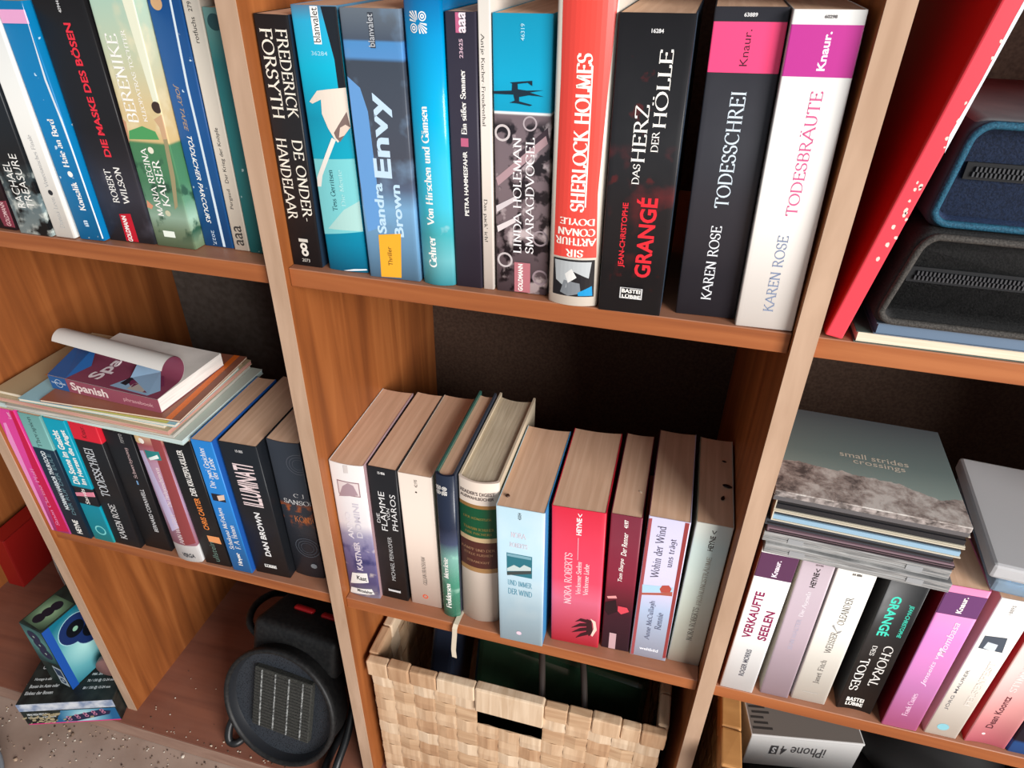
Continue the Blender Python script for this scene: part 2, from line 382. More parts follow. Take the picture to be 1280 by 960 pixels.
# ------------------------------------------------------------------ book data: row, label, (x, y, width, height, lean, yaw), cover, prints
BOOKS = [
 ('TL', 'nearly black paperback with a maroon tag, cut off by the left edge of the picture',
  (-0.2915, 0.0094, 0.0312, 0.19, 0.0404, 0.0004), {'spine': [(0, (40, 25, 30)), (1, (25, 22, 28))], 'd': 0.12},
  [('publisher_tag', 'p', (120, 45, 60), [(0.485, 0.133), (0.999, 0.145), (0.992, 0.014), (0.619, 0.014)]),
   ('publisher_lettering', 't', 'GOLDMANN', 'up', 'sans', (225, 190, 190), 0.74, 0.893, 0.019, 0.134)]),
 ('TL', 'black paperback with frosty white leaves at the foot, beside the white upper left book',
  (-0.2527, 0.0064, 0.0344, 0.19, 0.0043, 0.0003), {'spine': [(0, (150, 165, 165)), (0.12, (120, 140, 145)), (0.25, (60, 75, 80)), (0.34, (24, 28, 32)), (1, (22, 28, 36))], 'noise': [(95, (205, 215, 210), 0.5, 0.62, 0, 0.3), (60, (12, 16, 20), 0.5, 0.6, 0.0, 0.34)], 'd': 0.12},
  [('title_lettering', 't', 'RACHAEL', 'up', 'thin', (240, 238, 232), 0.269, 0.501, 0.128, 0.338),
   ('title_lettering', 't', 'TREASURE', 'up', 'thin', (240, 238, 232), 0.569, 0.797, 0.132, 0.376)]),
 ('TL', 'plain white paperback with pale grey lettering on the upper left shelf',
  (-0.2161, 0.0085, 0.0202, 0.18, -0.0034, 0.0006), {'spine': [(0, (238, 236, 228)), (1, (232, 232, 228))], 'd': 0.115},
  [('author_lettering', 't', 'Donna Leon', 'up', 'serif', (175, 175, 172), 0.438, 0.67, 0.05, 0.201),
   ('dot', 'd', (40, 40, 45), 0.572, 0.224, 2.38, 0.0),
   ('title_lettering', 't', 'Venezianisches Finale', 'up', 'serif', (165, 165, 165), 0.402, 0.606, 0.249, 0.489)]),
 ('TL', 'bright blue paperback with a pink band near its top, upper left shelf',
  (-0.1914, 0.01, 0.0255, 0.1848, -0.0237, 0.0005), {'spine': [(0, (0, 118, 178)), (1, (0, 120, 175))], 'd': 0.115, 'noise': [(160, (190, 215, 230), 0.69, 0.72, 0, 1)]},
  [('author_lettering', 't', 'Konsalik', 'up', 'bserif', (240, 238, 232), 0.436, 0.694, 0.145, 0.277),
   ('dot', 'd', (240, 238, 232), 0.555, 0.312, 2.51, 0.0),
   ('title_lettering', 't', 'Haie an Bord', 'up', 'bserif', (240, 238, 232), 0.391, 0.639, 0.344, 0.55),
   ('colour_band', 'b', (222, 160, 200), 0.0, 1.0, 0.919, 0.969),
   ('publisher_lettering', 't', 'm', 'up', 'bserif', (200, 220, 235), 0.41, 0.58, 0.066, 0.096),
   ('crease', 'p', (214, 224, 232), [(1.093, 0.996), (1.142, 0.996), (0.928, 0.709), (0.987, 0.55), (1.034, 0.415), (1.039, 0.012), (0.951, 0.011), (0.945, 0.431), (0.913, 0.566), (0.85, 0.709)])]),
 ('TL', 'thick black paperback with a big red title and a red tag at its foot',
  (-0.1651, 0.0159, 0.0468, 0.19, -0.0138, 0.0014), {'spine': [(0, (40, 40, 46)), (0.2, (58, 58, 68)), (0.4, (34, 33, 38)), (0.5, (24, 22, 25)), (1, (22, 21, 23))], 'noise': [(40, (85, 85, 98), 0.55, 0.75, 0.05, 0.33)], 'd': 0.125},
  [('author_lettering', 't', 'ROBERT', 'up', 'serif', (240, 238, 232), 0.357, 0.495, 0.184, 0.332),
   ('author_lettering', 't', 'WILSON', 'up', 'serif', (240, 238, 232), 0.579, 0.715, 0.182, 0.344),
   ('title_lettering', 't', 'DIE MASKE DES BÖSEN', 'up', 'bold', (222, 45, 62), 0.459, 0.627, 0.387, 0.901),
   ('publisher_tag', 'p', (185, 20, 40), [(0.397, 0.131), (0.65, 0.137), (0.649, -0.002), (0.375, -0.005)]),
   ('publisher_lettering', 't', 'GOLDMANN', 'up', 'bold', (240, 238, 232), 0.429, 0.528, 0.002, 0.124),
   ('number_lettering', 't', '40944', 'up', 'sans', (210, 210, 210), 0.473, 0.533, 0.936, 0.978)]),
 ('TL', 'sand and green paperback with a painted temple on its spine',
  (-0.1175, 0.0172, 0.0385, 0.19, 0.001, 0.0025), {'spine': [(0, (105, 125, 95)), (0.08, (135, 160, 130)), (0.14, (165, 200, 178)), (0.22, (100, 150, 120)), (0.3, (75, 130, 95)), (0.46, (70, 125, 85)), (0.47, (206, 178, 125)), (0.62, (205, 185, 140)), (0.8, (190, 195, 165)), (1, (175, 205, 185))], 'noise': [(35, (225, 215, 180), 0.5, 0.7, 0.5, 1), (50, (50, 90, 70), 0.55, 0.62, 0.05, 0.46)], 'd': 0.125},
  [('cover_picture', 'p', (75, 150, 90), [(0.096, 0.506), (0.447, 0.53), (0.736, 0.512), (0.784, 0.48), (0.044, 0.471)]),
   ('cover_picture', 'p', (222, 224, 200), [(0.751, 0.991), (1.001, 0.993), (1.09, 0.642), (0.884, 0.593), (0.864, 0.639)]),
   ('cover_picture', 'p', (196, 160, 125), [(0.779, 0.561), (0.993, 0.583), (1.01, 0.533), (0.981, 0.485), (0.868, 0.471), (0.863, 0.531)]),
   ('cover_picture', 'p', (150, 140, 105), [(0.884, 0.483), (0.981, 0.485), (0.938, 0.326), (0.821, 0.197), (0.727, 0.181), (0.82, 0.324)]),
   ('cover_picture', 'd', (60, 45, 40), 0.917, 0.609, 4.37, 0.0),
   ('cover_picture', 'p', (190, 140, 110), [(0.001, 0.556), (0.085, 0.541), (0.041, 0.468), (-0.05, 0.45)]),
   ('cover_picture', 'p', (200, 140, 110), [(0.058, 0.211), (0.19, 0.187), (0.125, 0.171), (0.022, 0.178)]),
   ('title_lettering', 't', 'BERENIKE', 'up', 'serif', (240, 238, 232), 0.146, 0.413, 0.544, 0.873),
   ('title_lettering', 't', 'KLEOPATRAS TOCHTER', 'up', 'serif', (240, 238, 232), 0.533, 0.626, 0.55, 0.888),
   ('author_lettering', 't', 'MARIA REGINA', 'up', 'serif', (240, 238, 232), 0.246, 0.404, 0.144, 0.44),
   ('author_lettering', 't', 'KAISER', 'up', 'serif', (240, 238, 232), 0.452, 0.645, 0.193, 0.395),
   ('dot', 'd', (225, 220, 200), 0.511, 0.433, 2.68, 0.0),
   ('dot', 'd', (190, 190, 160), 0.524, 0.16, 2.61, 0.0),
   ('publisher_logo', 'b', (225, 232, 220), 0.267, 0.56, 0.047, 0.076)]),
 ('TL', 'worn dark blue paperback with white creases and slanted lettering running down',
  (-0.0782, 0.029, 0.0283, 0.19, 0.0035, 0.0001), {'spine': [(0, (25, 85, 145)), (1, (20, 75, 135))], 'noise': [(170, (200, 220, 230), 0.7, 0.73, 0, 1)], 'd': 0.12},
  [('crease', 'p', (205, 220, 230), [(0.682, 0.991), (0.745, 0.992), (0.686, 0.688), (0.712, 0.477), (0.74, -0.002), (0.651, -0.008), (0.638, 0.484), (0.613, 0.687)]),
   ('author_lettering', 't', 'JOEY TAFEE', 'down', 'ital', (165, 140, 110), 0.202, 0.367, 0.508, 0.691),
   ('title_lettering', 't', 'TÖDLICHER PARCOURS', 'down', 'ital', (240, 238, 232), 0.265, 0.45, 0.11, 0.489),
   ('number_lettering', 't', '2027', 'down', 'sans', (190, 205, 220), 0.341, 0.445, 0.01, 0.077),
   ('cover_picture', 'd', (190, 150, 110), 0.279, 0.979, 4.78, 0.0)]),
 ('TL', 'thin yellowed white paperback between the dark blue and the teal book',
  (-0.0478, 0.0277, 0.0144, 0.19, 0.0033, 0.0001), {'spine': [(0, (226, 216, 200)), (1, (215, 205, 190))], 'd': 0.115},
  [('author_lettering', 't', 'Pergaud', 'up', 'sans', (45, 42, 40), 0.311, 0.583, 0.191, 0.278),
   ('title_lettering', 't', 'Der Krieg der Knöpfe', 'up', 'sans', (45, 42, 40), 0.332, 0.622, 0.305, 0.534),
   ('publisher_lettering', 't', 'rotfuchs', 'up', 'sans', (50, 47, 45), 0.301, 0.565, 0.849, 0.938),
   ('number_lettering', 't', '279', 'up', 'sans', (60, 57, 55), 0.292, 0.528, 0.956, 0.99),
   ('publisher_logo', 't', 'aaa', 'up', 'sans', (60, 55, 52), 0.245, 0.75, 0.023, 0.117)]),
 ('TL', 'teal paperback at the right end of the upper left shelf, against the upright',
  (-0.0319, 0.0262, 0.0157, 0.185, 0.0069, -0.0), {'spine': [(0, (30, 115, 118)), (0.8, (40, 118, 120)), (0.88, (80, 140, 135)), (1, (120, 165, 158))], 'noise': [(180, (190, 215, 215), 0.7, 0.74, 0, 1)], 'd': 0.115},
  [('cover_picture', 'd', (35, 75, 80), 0.529, 0.95, 5.59, 0.0)]),
 ('MT', 'black paperback with large cream lettering running down, left end of upper middle shelf',
  (0.0166, 0.0138, 0.0263, 0.1836, 0.0077, 0.0003), {'spine': [(0, (28, 27, 30)), (1, (26, 25, 27))], 'right': (30, 48, 66), 'd': 0.125},
  [('author_lettering', 't', 'FREDERICK', 'down', 'serif', (232, 226, 212), 0.588, 0.925, 0.636, 0.952),
   ('author_lettering', 't', 'FORSYTH', 'down', 'serif', (232, 226, 212), 0.123, 0.488, 0.631, 0.952),
   ('title_lettering', 't', 'DE ONDER-', 'down', 'serif', (232, 226, 212), 0.588, 0.915, 0.211, 0.55),
   ('title_lettering', 't', 'HANDELAAR', 'down', 'serif', (232, 226, 212), 0.09, 0.422, 0.212, 0.552),
   ('publisher_logo', 'b', (200, 195, 185), 0.326, 0.633, 0.113, 0.128),
   ('publisher_logo', 'd', (215, 210, 200), 0.467, 0.092, 3.12, 1.25),
   ('publisher_logo', 'd', (215, 210, 200), 0.489, 0.064, 3.14, 1.26),
   ('number_lettering', 't', '2073', 'h', 'sans', (200, 195, 185), 0.351, 0.615, 0.02, 0.035)]),
 ('MT', 'turquoise paperback with a pale hand holding a brush on its spine',
  (0.0491, 0.0132, 0.0344, 0.19, -0.0124, 0.0021), {'spine': [(0, (0, 120, 160)), (0.12, (0, 150, 190)), (0.4, (0, 165, 190)), (0.62, (0, 140, 168)), (0.8, (0, 175, 205)), (0.95, (40, 175, 215)), (1, (90, 130, 160))], 'd': 0.125, 'bulge': 0.0015},
  [('dark_print', 'p', (22, 28, 36), [(0.678, 1.001), (1.006, 1.001), (0.995, 0.735), (0.838, 0.679), (0.828, 0.828)]),
   ('publisher_tag', 'b', (240, 240, 236), 0.445, 0.609, 0.877, 1.002),
   ('publisher_lettering', 't', 'blanvalet', 'up', 'sans', (22, 21, 23), 0.445, 0.594, 0.883, 0.993),
   ('number_lettering', 't', '36284', 'h', 'sans', (160, 215, 230), 0.347, 0.696, 0.84, 0.854),
   ('colour_field', 'p', (118, 196, 200), [(0.028, 0.466), (1.037, 0.478), (1.005, 0.183), (-0.065, 0.156)]),
   ('colour_field', 'p', (165, 205, 200), [(0.137, 0.183), (0.608, 0.271), (1.05, 0.311), (0.997, 0.185)]),
   ('cover_picture', 'p', (222, 210, 196), [(0.133, 0.679), (0.354, 0.72), (0.609, 0.727), (1.008, 0.735), (1.034, 0.652), (1.022, 0.595), (0.838, 0.564), (0.676, 0.536), (0.598, 0.553), (0.489, 0.589), (0.395, 0.639), (0.418, 0.69), (0.205, 0.673)]),
   ('cover_picture', 'p', (120, 100, 95), [(0.952, 0.651), (1.008, 0.595), (0.725, 0.539), (0.645, 0.554), (0.614, 0.572)]),
   ('cover_picture', 'p', (215, 195, 180), [(0.768, 0.592), (0.893, 0.604), (0.99, 0.594), (0.838, 0.564), (0.715, 0.555)]),
   ('cover_picture', 'p', (226, 222, 214), [(0.552, 0.554), (0.638, 0.545), (0.192, 0.403), (0.118, 0.358), (0.018, 0.356), (0.042, 0.393)]),
   ('author_lettering', 't', 'Tess Gerritsen', 'up', 'serif', (30, 80, 90), 0.337, 0.456, 0.263, 0.429),
   ('worn_edge', 'p', (225, 230, 232), [(-0.033, -0.013), (0.132, -0.004), (0.394, -0.002), (0.663, 0.014), (0.973, 0.018), (0.999, 0.012), (0.495, -0.004), (0.016, -0.017)]),
   ('title_lettering', 't', 'Die Meute', 'up', 'serif', (165, 215, 215), 0.564, 0.672, 0.287, 0.432)]),
 ('MT', 'slate blue paperback with an orange sticker at its foot',
  (0.087, 0.0107, 0.0426, 0.1898, -0.0125, 0.0024), {'spine': [(0, (95, 135, 165)), (0.14, (115, 165, 205)), (0.3, (125, 175, 215)), (0.38, (85, 100, 125)), (0.45, (70, 74, 86)), (0.833, (62, 70, 82)), (0.846, (85, 140, 195)), (0.896, (80, 140, 195)), (0.903, (75, 85, 100)), (1, (105, 115, 125))], 'noise': [(30, (120, 150, 180), 0.55, 0.8, 0.2, 1)], 'd': 0.125},
  [('colour_field', 'p', (98, 150, 205), [(-0.01, 0.782), (0.214, 0.744), (0.31, 0.663), (0.341, 0.366), (0.306, 0.218), (0.06, 0.196), (0.022, 0.407)]),
   ('title_lettering', 't', 'Envy', 'up', 'bold', (190, 215, 235), 0.311, 0.735, 0.422, 0.73),
   ('author_lettering', 't', 'Sandra', 'up', 'bold', (185, 215, 235), 0.257, 0.435, 0.195, 0.401),
   ('author_lettering', 't', 'Brown', 'up', 'bold', (185, 215, 235), 0.585, 0.762, 0.188, 0.399),
   ('sticker', 'p', (238, 168, 45), [(0.264, 0.188), (0.705, 0.202), (0.639, 0.008), (0.232, -0.0)]),
   ('sticker_lettering', 't', 'Thriller', 'up', 'sans', (50, 40, 25), 0.403, 0.491, 0.058, 0.141),
   ('publisher_tag', 'b', (55, 60, 70), 0.472, 0.561, 0.877, 0.988),
   ('publisher_lettering', 't', 'blanvalet', 'up', 'sans', (185, 190, 195), 0.443, 0.551, 0.881, 0.983)]),
 ('MT', 'glossy cyan round-backed hardcover with bold white lettering',
  (0.1319, 0.0091, 0.0265, 0.205, -0.0159, 0.0007), {'hard': 1, 'bulge': 0.004, 'gloss': 0.15, 'spine': [(0, (70, 170, 185)), (0.1, (120, 205, 215)), (0.2, (70, 180, 190)), (0.3, (60, 190, 215)), (0.6, (0, 165, 210)), (0.85, (0, 140, 195)), (1, (0, 90, 150))], 'noise': [(28, (215, 238, 238), 0.58, 0.72, 0.0, 0.28), (30, (10, 110, 130), 0.6, 0.7, 0.1, 0.3)], 'd': 0.135},  # pale blotches at the foot are a gloss highlight put into the colour
  [('author_lettering', 't', 'Gehrer', 'up', 'bserif', (240, 238, 232), 0.27, 0.518, 0.072, 0.193),
   ('title_lettering', 't', 'Von Hirschen und Gämsen', 'up', 'bserif', (240, 238, 232), 0.294, 0.516, 0.236, 0.645),
   ('publisher_logo', 'x', (240, 238, 232), 0.196, 0.641, 0.862, 0.925)]),
 ('MT', 'dark aubergine paperback with a small pink square on its spine',
  (0.1592, 0.0136, 0.0209, 0.19, -0.0129, 0.0003), {'spine': [(0, (50, 46, 60)), (1, (48, 44, 58))], 'd': 0.115},
  [('author_lettering', 't', 'PETRA HAMMESFAHR', 'up', 'cond', (240, 238, 232), 0.434, 0.585, 0.301, 0.545),
   ('colour_square', 'b', (185, 95, 125), 0.38, 0.641, 0.562, 0.592),
   ('title_lettering', 't', 'Ein süßer Sommer', 'up', 'bserif', (240, 238, 232), 0.41, 0.603, 0.606, 0.821),
   ('number_lettering', 't', '23625', 'up', 'cond', (200, 170, 185), 0.433, 0.557, 0.858, 0.918),
   ('colour_square', 'b', (185, 95, 130), 0.342, 0.499, 0.936, 1.033),
   ('publisher_logo', 't', 'aaa', 'up', 'bold', (230, 215, 222), 0.444, 0.674, 0.936, 1.002)]),
 ('MT', 'very thin cream booklet beside the aubergine paperback',
  (0.181, 0.0144, 0.0085, 0.2, -0.0135, 0.0), {'spine': [(0, (222, 212, 202)), (1, (226, 218, 208))], 'd': 0.13},
  [('author_lettering', 't', 'Antje Kucher-Freudenthal', 'down', 'serif', (60, 55, 52), 0.164, 0.513, 0.607, 0.89),
   ('title_lettering', 't', "Das pack' ich!", 'down', 'serif', (60, 55, 52), 0.133, 0.522, 0.193, 0.353)]),
 ('MT', 'paperback with turquoise upper half and grey carved ornament lower half',
  (0.1917, 0.0149, 0.0398, 0.1901, -0.0205, 0.0012), {'spine': [(0, (85, 72, 78)), (0.3, (120, 105, 110)), (0.683, (110, 95, 100)), (0.687, (235, 235, 232)), (0.691, (235, 235, 232)), (0.695, (0, 150, 185)), (0.8, (0, 160, 198)), (1, (15, 150, 185))], 'noise': [(70, (32, 26, 32), 0.5, 0.56, 0, 0.675), (55, (205, 190, 192), 0.56, 0.64, 0, 0.675)], 'd': 0.125},
  [('cover_picture', 'd', (190, 180, 180), 0.173, 0.135, 5.94, 4.45),
   ('cover_picture', 'd', (150, 135, 140), 0.845, 0.235, 5.97, 4.66),
   ('cover_picture', 'd', (140, 122, 128), 0.859, 0.073, 6.17, 4.62),
   ('cover_picture', 'd', (200, 190, 190), 0.151, 0.62, 5.65, 4.07),
   ('cover_picture', 'd', (175, 163, 167), 0.636, 0.656, 4.95, 3.86),
   ('cover_picture', 'p', (60, 48, 56), [(0.392, 0.542), (0.948, 0.646), (0.97, 0.605), (0.464, 0.493)]),
   ('cover_picture', 'p', (170, 140, 145), [(0.023, 0.457), (0.916, 0.618), (0.954, 0.591), (0.058, 0.428)]),
   ('cover_picture', 'p', (215, 205, 205), [(0.027, 0.272), (0.352, 0.309), (0.39, 0.294), (0.044, 0.248)]),
   ('cover_picture', 'p', (205, 195, 197), [(0.014, 0.351), (0.391, 0.395), (0.409, 0.38), (0.031, 0.327)]),
   ('cover_figure', 'p', (20, 40, 55), [(-0.003, 0.759), (0.325, 0.763), (0.332, 0.785), (0.292, 0.789), (0.67, 0.797), (0.671, 0.78), (0.596, 0.79), (0.421, 0.785), (0.427, 0.768), (0.58, 0.765), (0.866, 0.768), (0.631, 0.759), (0.875, 0.747), (0.615, 0.75), (0.448, 0.743), (0.448, 0.729), (0.674, 0.719), (0.634, 0.715), (0.41, 0.722), (0.283, 0.723), (0.376, 0.731), (0.352, 0.75), (-0.004, 0.75)]),
   ('author_lettering', 't', 'LINDA HOLEMAN', 'up', 'serif', (240, 235, 235), 0.335, 0.49, 0.169, 0.606),
   ('title_lettering', 't', 'SMARAGDVOGEL', 'up', 'serif', (240, 235, 235), 0.563, 0.724, 0.171, 0.609),
   ('publisher_tag', 'b', (178, 108, 116), 0.357, 0.667, 0.0, 0.13),
   ('publisher_lettering', 't', 'GOLDMANN', 'up', 'bold', (240, 238, 232), 0.43, 0.524, 0.008, 0.124),
   ('number_lettering', 't', '46319', 'up', 'sans', (170, 220, 235), 0.473, 0.538, 0.919, 0.97)]),
 ('MT', 'tall red and cream round-backed book standing upside down',
  (0.2337, 0.0042, 0.0371, 0.215, -0.0147, -0.0008), {'hard': 1, 'bulge': 0.005, 'gloss': 0.3, 'spine': [(0, (236, 228, 214)), (1, (238, 230, 216))], 'd': 0.14, 'left': (225, 215, 195), 'right': (240, 234, 222)},
  [('red_print', 'p', (226, 72, 62), [(0.096, 0.927), (0.98, 0.929), (0.924, 0.691), (0.876, 0.391), (0.93, 0.178), (0.097, 0.175), (0.092, 0.443), (0.11, 0.722)]),
   ('title_lettering', 't', 'SHERLOCK HOLMES', 'up', 'bserif', (246, 240, 230), 0.382, 0.652, 0.333, 0.795),
   ('title_rule', 'p', (246, 240, 230), [(0.655, 0.349), (0.681, 0.349), (0.663, 0.763), (0.641, 0.763)]),
   ('author_lettering', 't', 'DOYLE', 'flip', 'bserif', (248, 236, 224), 0.199, 0.855, 0.288, 0.311),
   ('author_lettering', 't', 'CONAN', 'flip', 'bserif', (248, 236, 224), 0.168, 0.879, 0.252, 0.278),
   ('author_lettering', 't', 'ARTHUR', 'flip', 'bserif', (248, 236, 224), 0.121, 0.907, 0.219, 0.246),
   ('author_lettering', 't', 'SIR', 'flip', 'bserif', (248, 236, 224), 0.338, 0.681, 0.179, 0.206),
   ('cover_picture', 'p', (28, 28, 32), [(0.102, 0.168), (0.91, 0.17), (0.93, 0.036), (0.104, 0.035)]),
   ('cover_picture', 'p', (175, 180, 182), [(0.127, 0.162), (0.852, 0.163), (0.816, 0.104), (0.517, 0.127), (0.377, 0.065), (0.165, 0.09)]),
   ('cover_picture', 'p', (120, 125, 130), [(0.262, 0.047), (0.33, 0.094), (0.647, 0.085), (0.678, 0.049), (0.424, 0.036)]),
   ('cover_picture', 'p', (215, 215, 212), [(0.344, 0.116), (0.476, 0.137), (0.582, 0.106), (0.412, 0.084)]),
   ('cover_picture', 'p', (20, 140, 195), [(0.618, 0.051), (0.884, 0.076), (0.905, 0.04), (0.63, 0.039)])]),
 ('MT', 'thick black paperback with dark red smoke and a red author line',
  (0.2725, 0.0046, 0.0449, 0.194, -0.0198, -0.0015), {'spine': [(0, (22, 22, 26)), (1, (24, 23, 26))], 'noise': [(30, (105, 30, 34), 0.55, 0.8, 0.15, 0.62), (90, (70, 22, 24), 0.62, 0.7, 0.1, 0.9)], 'right': (58, 72, 88), 'd': 0.13},
  [('title_lettering', 't', 'DAS', 'up', 'serif', (240, 238, 232), 0.361, 0.468, 0.485, 0.552),
   ('title_lettering', 't', 'HERZ', 'up', 'serif', (240, 238, 232), 0.323, 0.521, 0.559, 0.74),
   ('title_lettering', 't', 'DER', 'up', 'serif', (240, 238, 232), 0.589, 0.693, 0.595, 0.66),
   ('title_lettering', 't', 'HÖLLE', 'up', 'serif', (240, 238, 232), 0.552, 0.763, 0.672, 0.902),
   ('author_lettering', 't', 'JEAN-CHRISTOPHE', 'up', 'cond', (215, 40, 52), 0.263, 0.372, 0.181, 0.419),
   ('author_lettering', 't', 'GRANGÉ', 'up', 'bold', (215, 38, 50), 0.467, 0.779, 0.147, 0.442),
   ('number_lettering', 't', '16284', 'h', 'bold', (215, 215, 215), 0.445, 0.605, 0.946, 0.958),
   ('publisher_logo', 'b', (205, 205, 205), 0.332, 0.689, 0.058, 0.102),
   ('publisher_logo', 'b', (24, 23, 26), 0.352, 0.669, 0.061, 0.1),
   ('publisher_lettering', 't', 'BASTEI', 'h', 'bold', (240, 238, 232), 0.363, 0.657, 0.081, 0.097),
   ('publisher_lettering', 't', 'LÜBBE', 'h', 'bold', (240, 238, 232), 0.37, 0.665, 0.061, 0.077)]),
 ('MT', 'anthracite paperback with a hot pink band near its top',
  (0.3282, 0.0152, 0.0417, 0.1981, -0.0273, 0.0006), {'spine': [(0, (42, 42, 50)), (1, (44, 44, 50))], 'd': 0.125},
  [('colour_band', 'b', (238, 70, 122), 0.0, 1.0, 0.823, 0.961),
   ('publisher_lettering', 't', 'Knaur.', 'up', 'sans', (70, 25, 45), 0.437, 0.547, 0.842, 0.941),
   ('title_lettering', 't', 'TODESSCHREI', 'up', 'serif', (205, 218, 228), 0.387, 0.606, 0.404, 0.769),
   ('author_lettering', 't', 'KAREN ROSE', 'up', 'serif', (225, 228, 232), 0.394, 0.563, 0.066, 0.342),
   ('number_lettering', 't', '63889', 'h', 'bold', (210, 210, 210), 0.406, 0.586, 0.974, 0.985)]),
 ('MT', 'large white paperback with a magenta band, right end of upper middle shelf',
  (0.3707, 0.0079, 0.0388, 0.1987, -0.0261, -0.0008), {'spine': [(0, (240, 236, 230)), (1, (236, 234, 230))], 'left': (205, 195, 185), 'd': 0.125},
  [('colour_band', 'b', (182, 48, 140), 0.0, 1.0, 0.826, 0.962),
   ('publisher_lettering', 't', 'Knaur.', 'up', 'bold', (240, 225, 238), 0.473, 0.591, 0.843, 0.945),
   ('title_lettering', 't', 'TODESBRÄUTE', 'up', 'serif', (205, 95, 140), 0.439, 0.647, 0.41, 0.788),
   ('author_lettering', 't', 'KAREN ROSE', 'up', 'serif', (125, 138, 165), 0.43, 0.602, 0.067, 0.344),
   ('number_lettering', 't', '60298', 'h', 'bold', (90, 85, 88), 0.441, 0.61, 0.978, 0.987)]),
 ('LL', 'hot pink paperback at the left end of the lower left shelf',
  (-0.3874, 0.003, 0.0284, 0.1895, 0.0006, 0.004), {'spine': [(0, (205, 70, 150)), (1, (210, 60, 140))], 'd': 0.12},
  [('colour_field', 'p', (190, 15, 70), [(0.823, 1.008), (1.095, 1.012), (0.978, 0.022), (0.315, -0.005)]),
   ('colour_field', 'p', (226, 140, 195), [(0.189, 0.888), (0.347, 0.895), (0.138, -0.015), (-0.023, -0.024), (-0.085, 0.741)]),
   ('author_lettering', 't', 'Susan Clarissa Pfaff', 'up', 'serif', (228, 150, 195), 0.435, 0.622, 0.064, 0.552),
   ('number_lettering', 't', 'Lust', 'up', 'sans', (235, 190, 215), 0.593, 0.748, 0.934, 0.981)]),
 ('LL', 'paperback with sea green head and dark navy foot, next to the hot pink one',
  (-0.3582, 0.0036, 0.0298, 0.188, 0.0188, -0.0007), {'spine': [(0, (14, 38, 55)), (0.742, (14, 40, 58)), (0.746, (112, 165, 160)), (1, (105, 155, 150))], 'd': 0.12},
  [('title_lettering', 't', 'Therapien', 'up', 'serif', (50, 85, 85), 0.32, 0.588, 0.75, 0.98),
   ('author_lettering', 't', 'NORMAN HARBOR THURGOOD', 'up', 'bold', (215, 225, 230), 0.302, 0.52, 0.239, 0.722),
   ('title_lettering', 't', 'DER RUF DER EULE', 'up', 'sans', (95, 130, 140), 0.571, 0.744, 0.203, 0.709),
   ('publisher_lettering', 't', 'HEYNE', 'up', 'bold', (240, 238, 232), 0.39, 0.664, 0.028, 0.151)]),
 ('LL', 'turquoise paperback with a black block and pink stripe low on its spine',
  (-0.325, 0.0056, 0.0287, 0.1863, 0.0041, 0.002), {'spine': [(0, (40, 165, 165)), (0.1, (20, 165, 185)), (0.318, (0, 150, 175)), (0.322, (22, 24, 30)), (0.466, (22, 24, 30)), (0.47, (0, 145, 170)), (1, (0, 150, 175))], 'd': 0.12},
  [('colour_band', 'p', (215, 130, 150), [(0.011, 0.409), (1.04, 0.446), (0.998, 0.407), (-0.03, 0.38)]),
   ('title_lettering', 't', 'Die Sonne im Gesicht', 'up', 'bold', (240, 238, 232), 0.184, 0.504, 0.493, 0.915),
   ('title_lettering', 't', 'Im Herzen die Angst', 'up', 'bold', (240, 238, 232), 0.605, 0.921, 0.501, 0.928),
   ('author_lettering', 't', 'Sands', 'up', 'sans', (240, 238, 232), 0.387, 0.586, 0.328, 0.458),
   ('publisher_logo', 'd', (120, 205, 205), 0.536, 0.097, 7.72, 5.79)]),
 ('LL', 'black paperback with a bright red head band on the lower left shelf',
  (-0.2955, 0.0069, 0.0369, 0.1864, 0.017, 0.0018), {'spine': [(0, (20, 20, 23)), (0.868, (22, 22, 25)), (0.872, (205, 25, 45)), (1, (200, 30, 48))], 'd': 0.12},
  [('title_lettering', 't', 'TODESSCHREI', 'up', 'serif', (205, 210, 215), 0.225, 0.553, 0.425, 0.81),
   ('author_lettering', 't', 'KAREN ROSE', 'up', 'serif', (215, 215, 215), 0.321, 0.58, 0.058, 0.363),
   ('publisher_lettering', 't', 'Knaur.', 'up', 'sans', (90, 15, 25), 0.364, 0.537, 0.892, 0.98)]),
 ('LL', 'plain black paperback with a tiny blue square on its spine',
  (-0.2564, 0.0123, 0.037, 0.1828, 0.0092, 0.0033), {'spine': [(0, (22, 22, 25)), (1, (20, 20, 23))], 'd': 0.12},
  [('author_lettering', 't', 'BERNARD CORNWELL', 'up', 'sans', (210, 210, 212), 0.604, 0.755, 0.166, 0.538),
   ('colour_square', 'b', (110, 150, 190), 0.595, 0.652, 0.573, 0.605),
   ('title_lettering', 't', 'Schwertgesang', 'up', 'serif', (190, 165, 165), 0.566, 0.725, 0.625, 0.866),
   ('publisher_lettering', 't', 'rororo', 'up', 'sans', (150, 150, 150), 0.545, 0.67, 0.902, 0.97)]),
 ('LL', 'mauve paperback with a white foot and a small teal picture',
  (-0.2062, 0.0048, 0.0331, 0.1883, -0.0108, 0.0034), {'bulge': 0.003, 'spine': [(0, (225, 225, 225)), (0.14, (228, 228, 228)), (0.144, (165, 110, 125)), (0.5, (178, 150, 180)), (0.8, (170, 130, 150)), (0.93, (150, 75, 80)), (1, (195, 160, 130))], 'd': 0.12},
  [('colour_field', 'p', (130, 58, 60), [(0.703, 1.011), (1.036, 1.002), (1.046, 0.168), (0.545, 0.143), (0.638, 0.53)]),
   ('colour_field', 'p', (192, 180, 212), [(0.027, 0.871), (0.234, 0.886), (0.598, 0.298), (0.206, 0.245)]),
   ('cover_picture', 'b', (35, 120, 120), 0.302, 0.831, 0.832, 0.896),
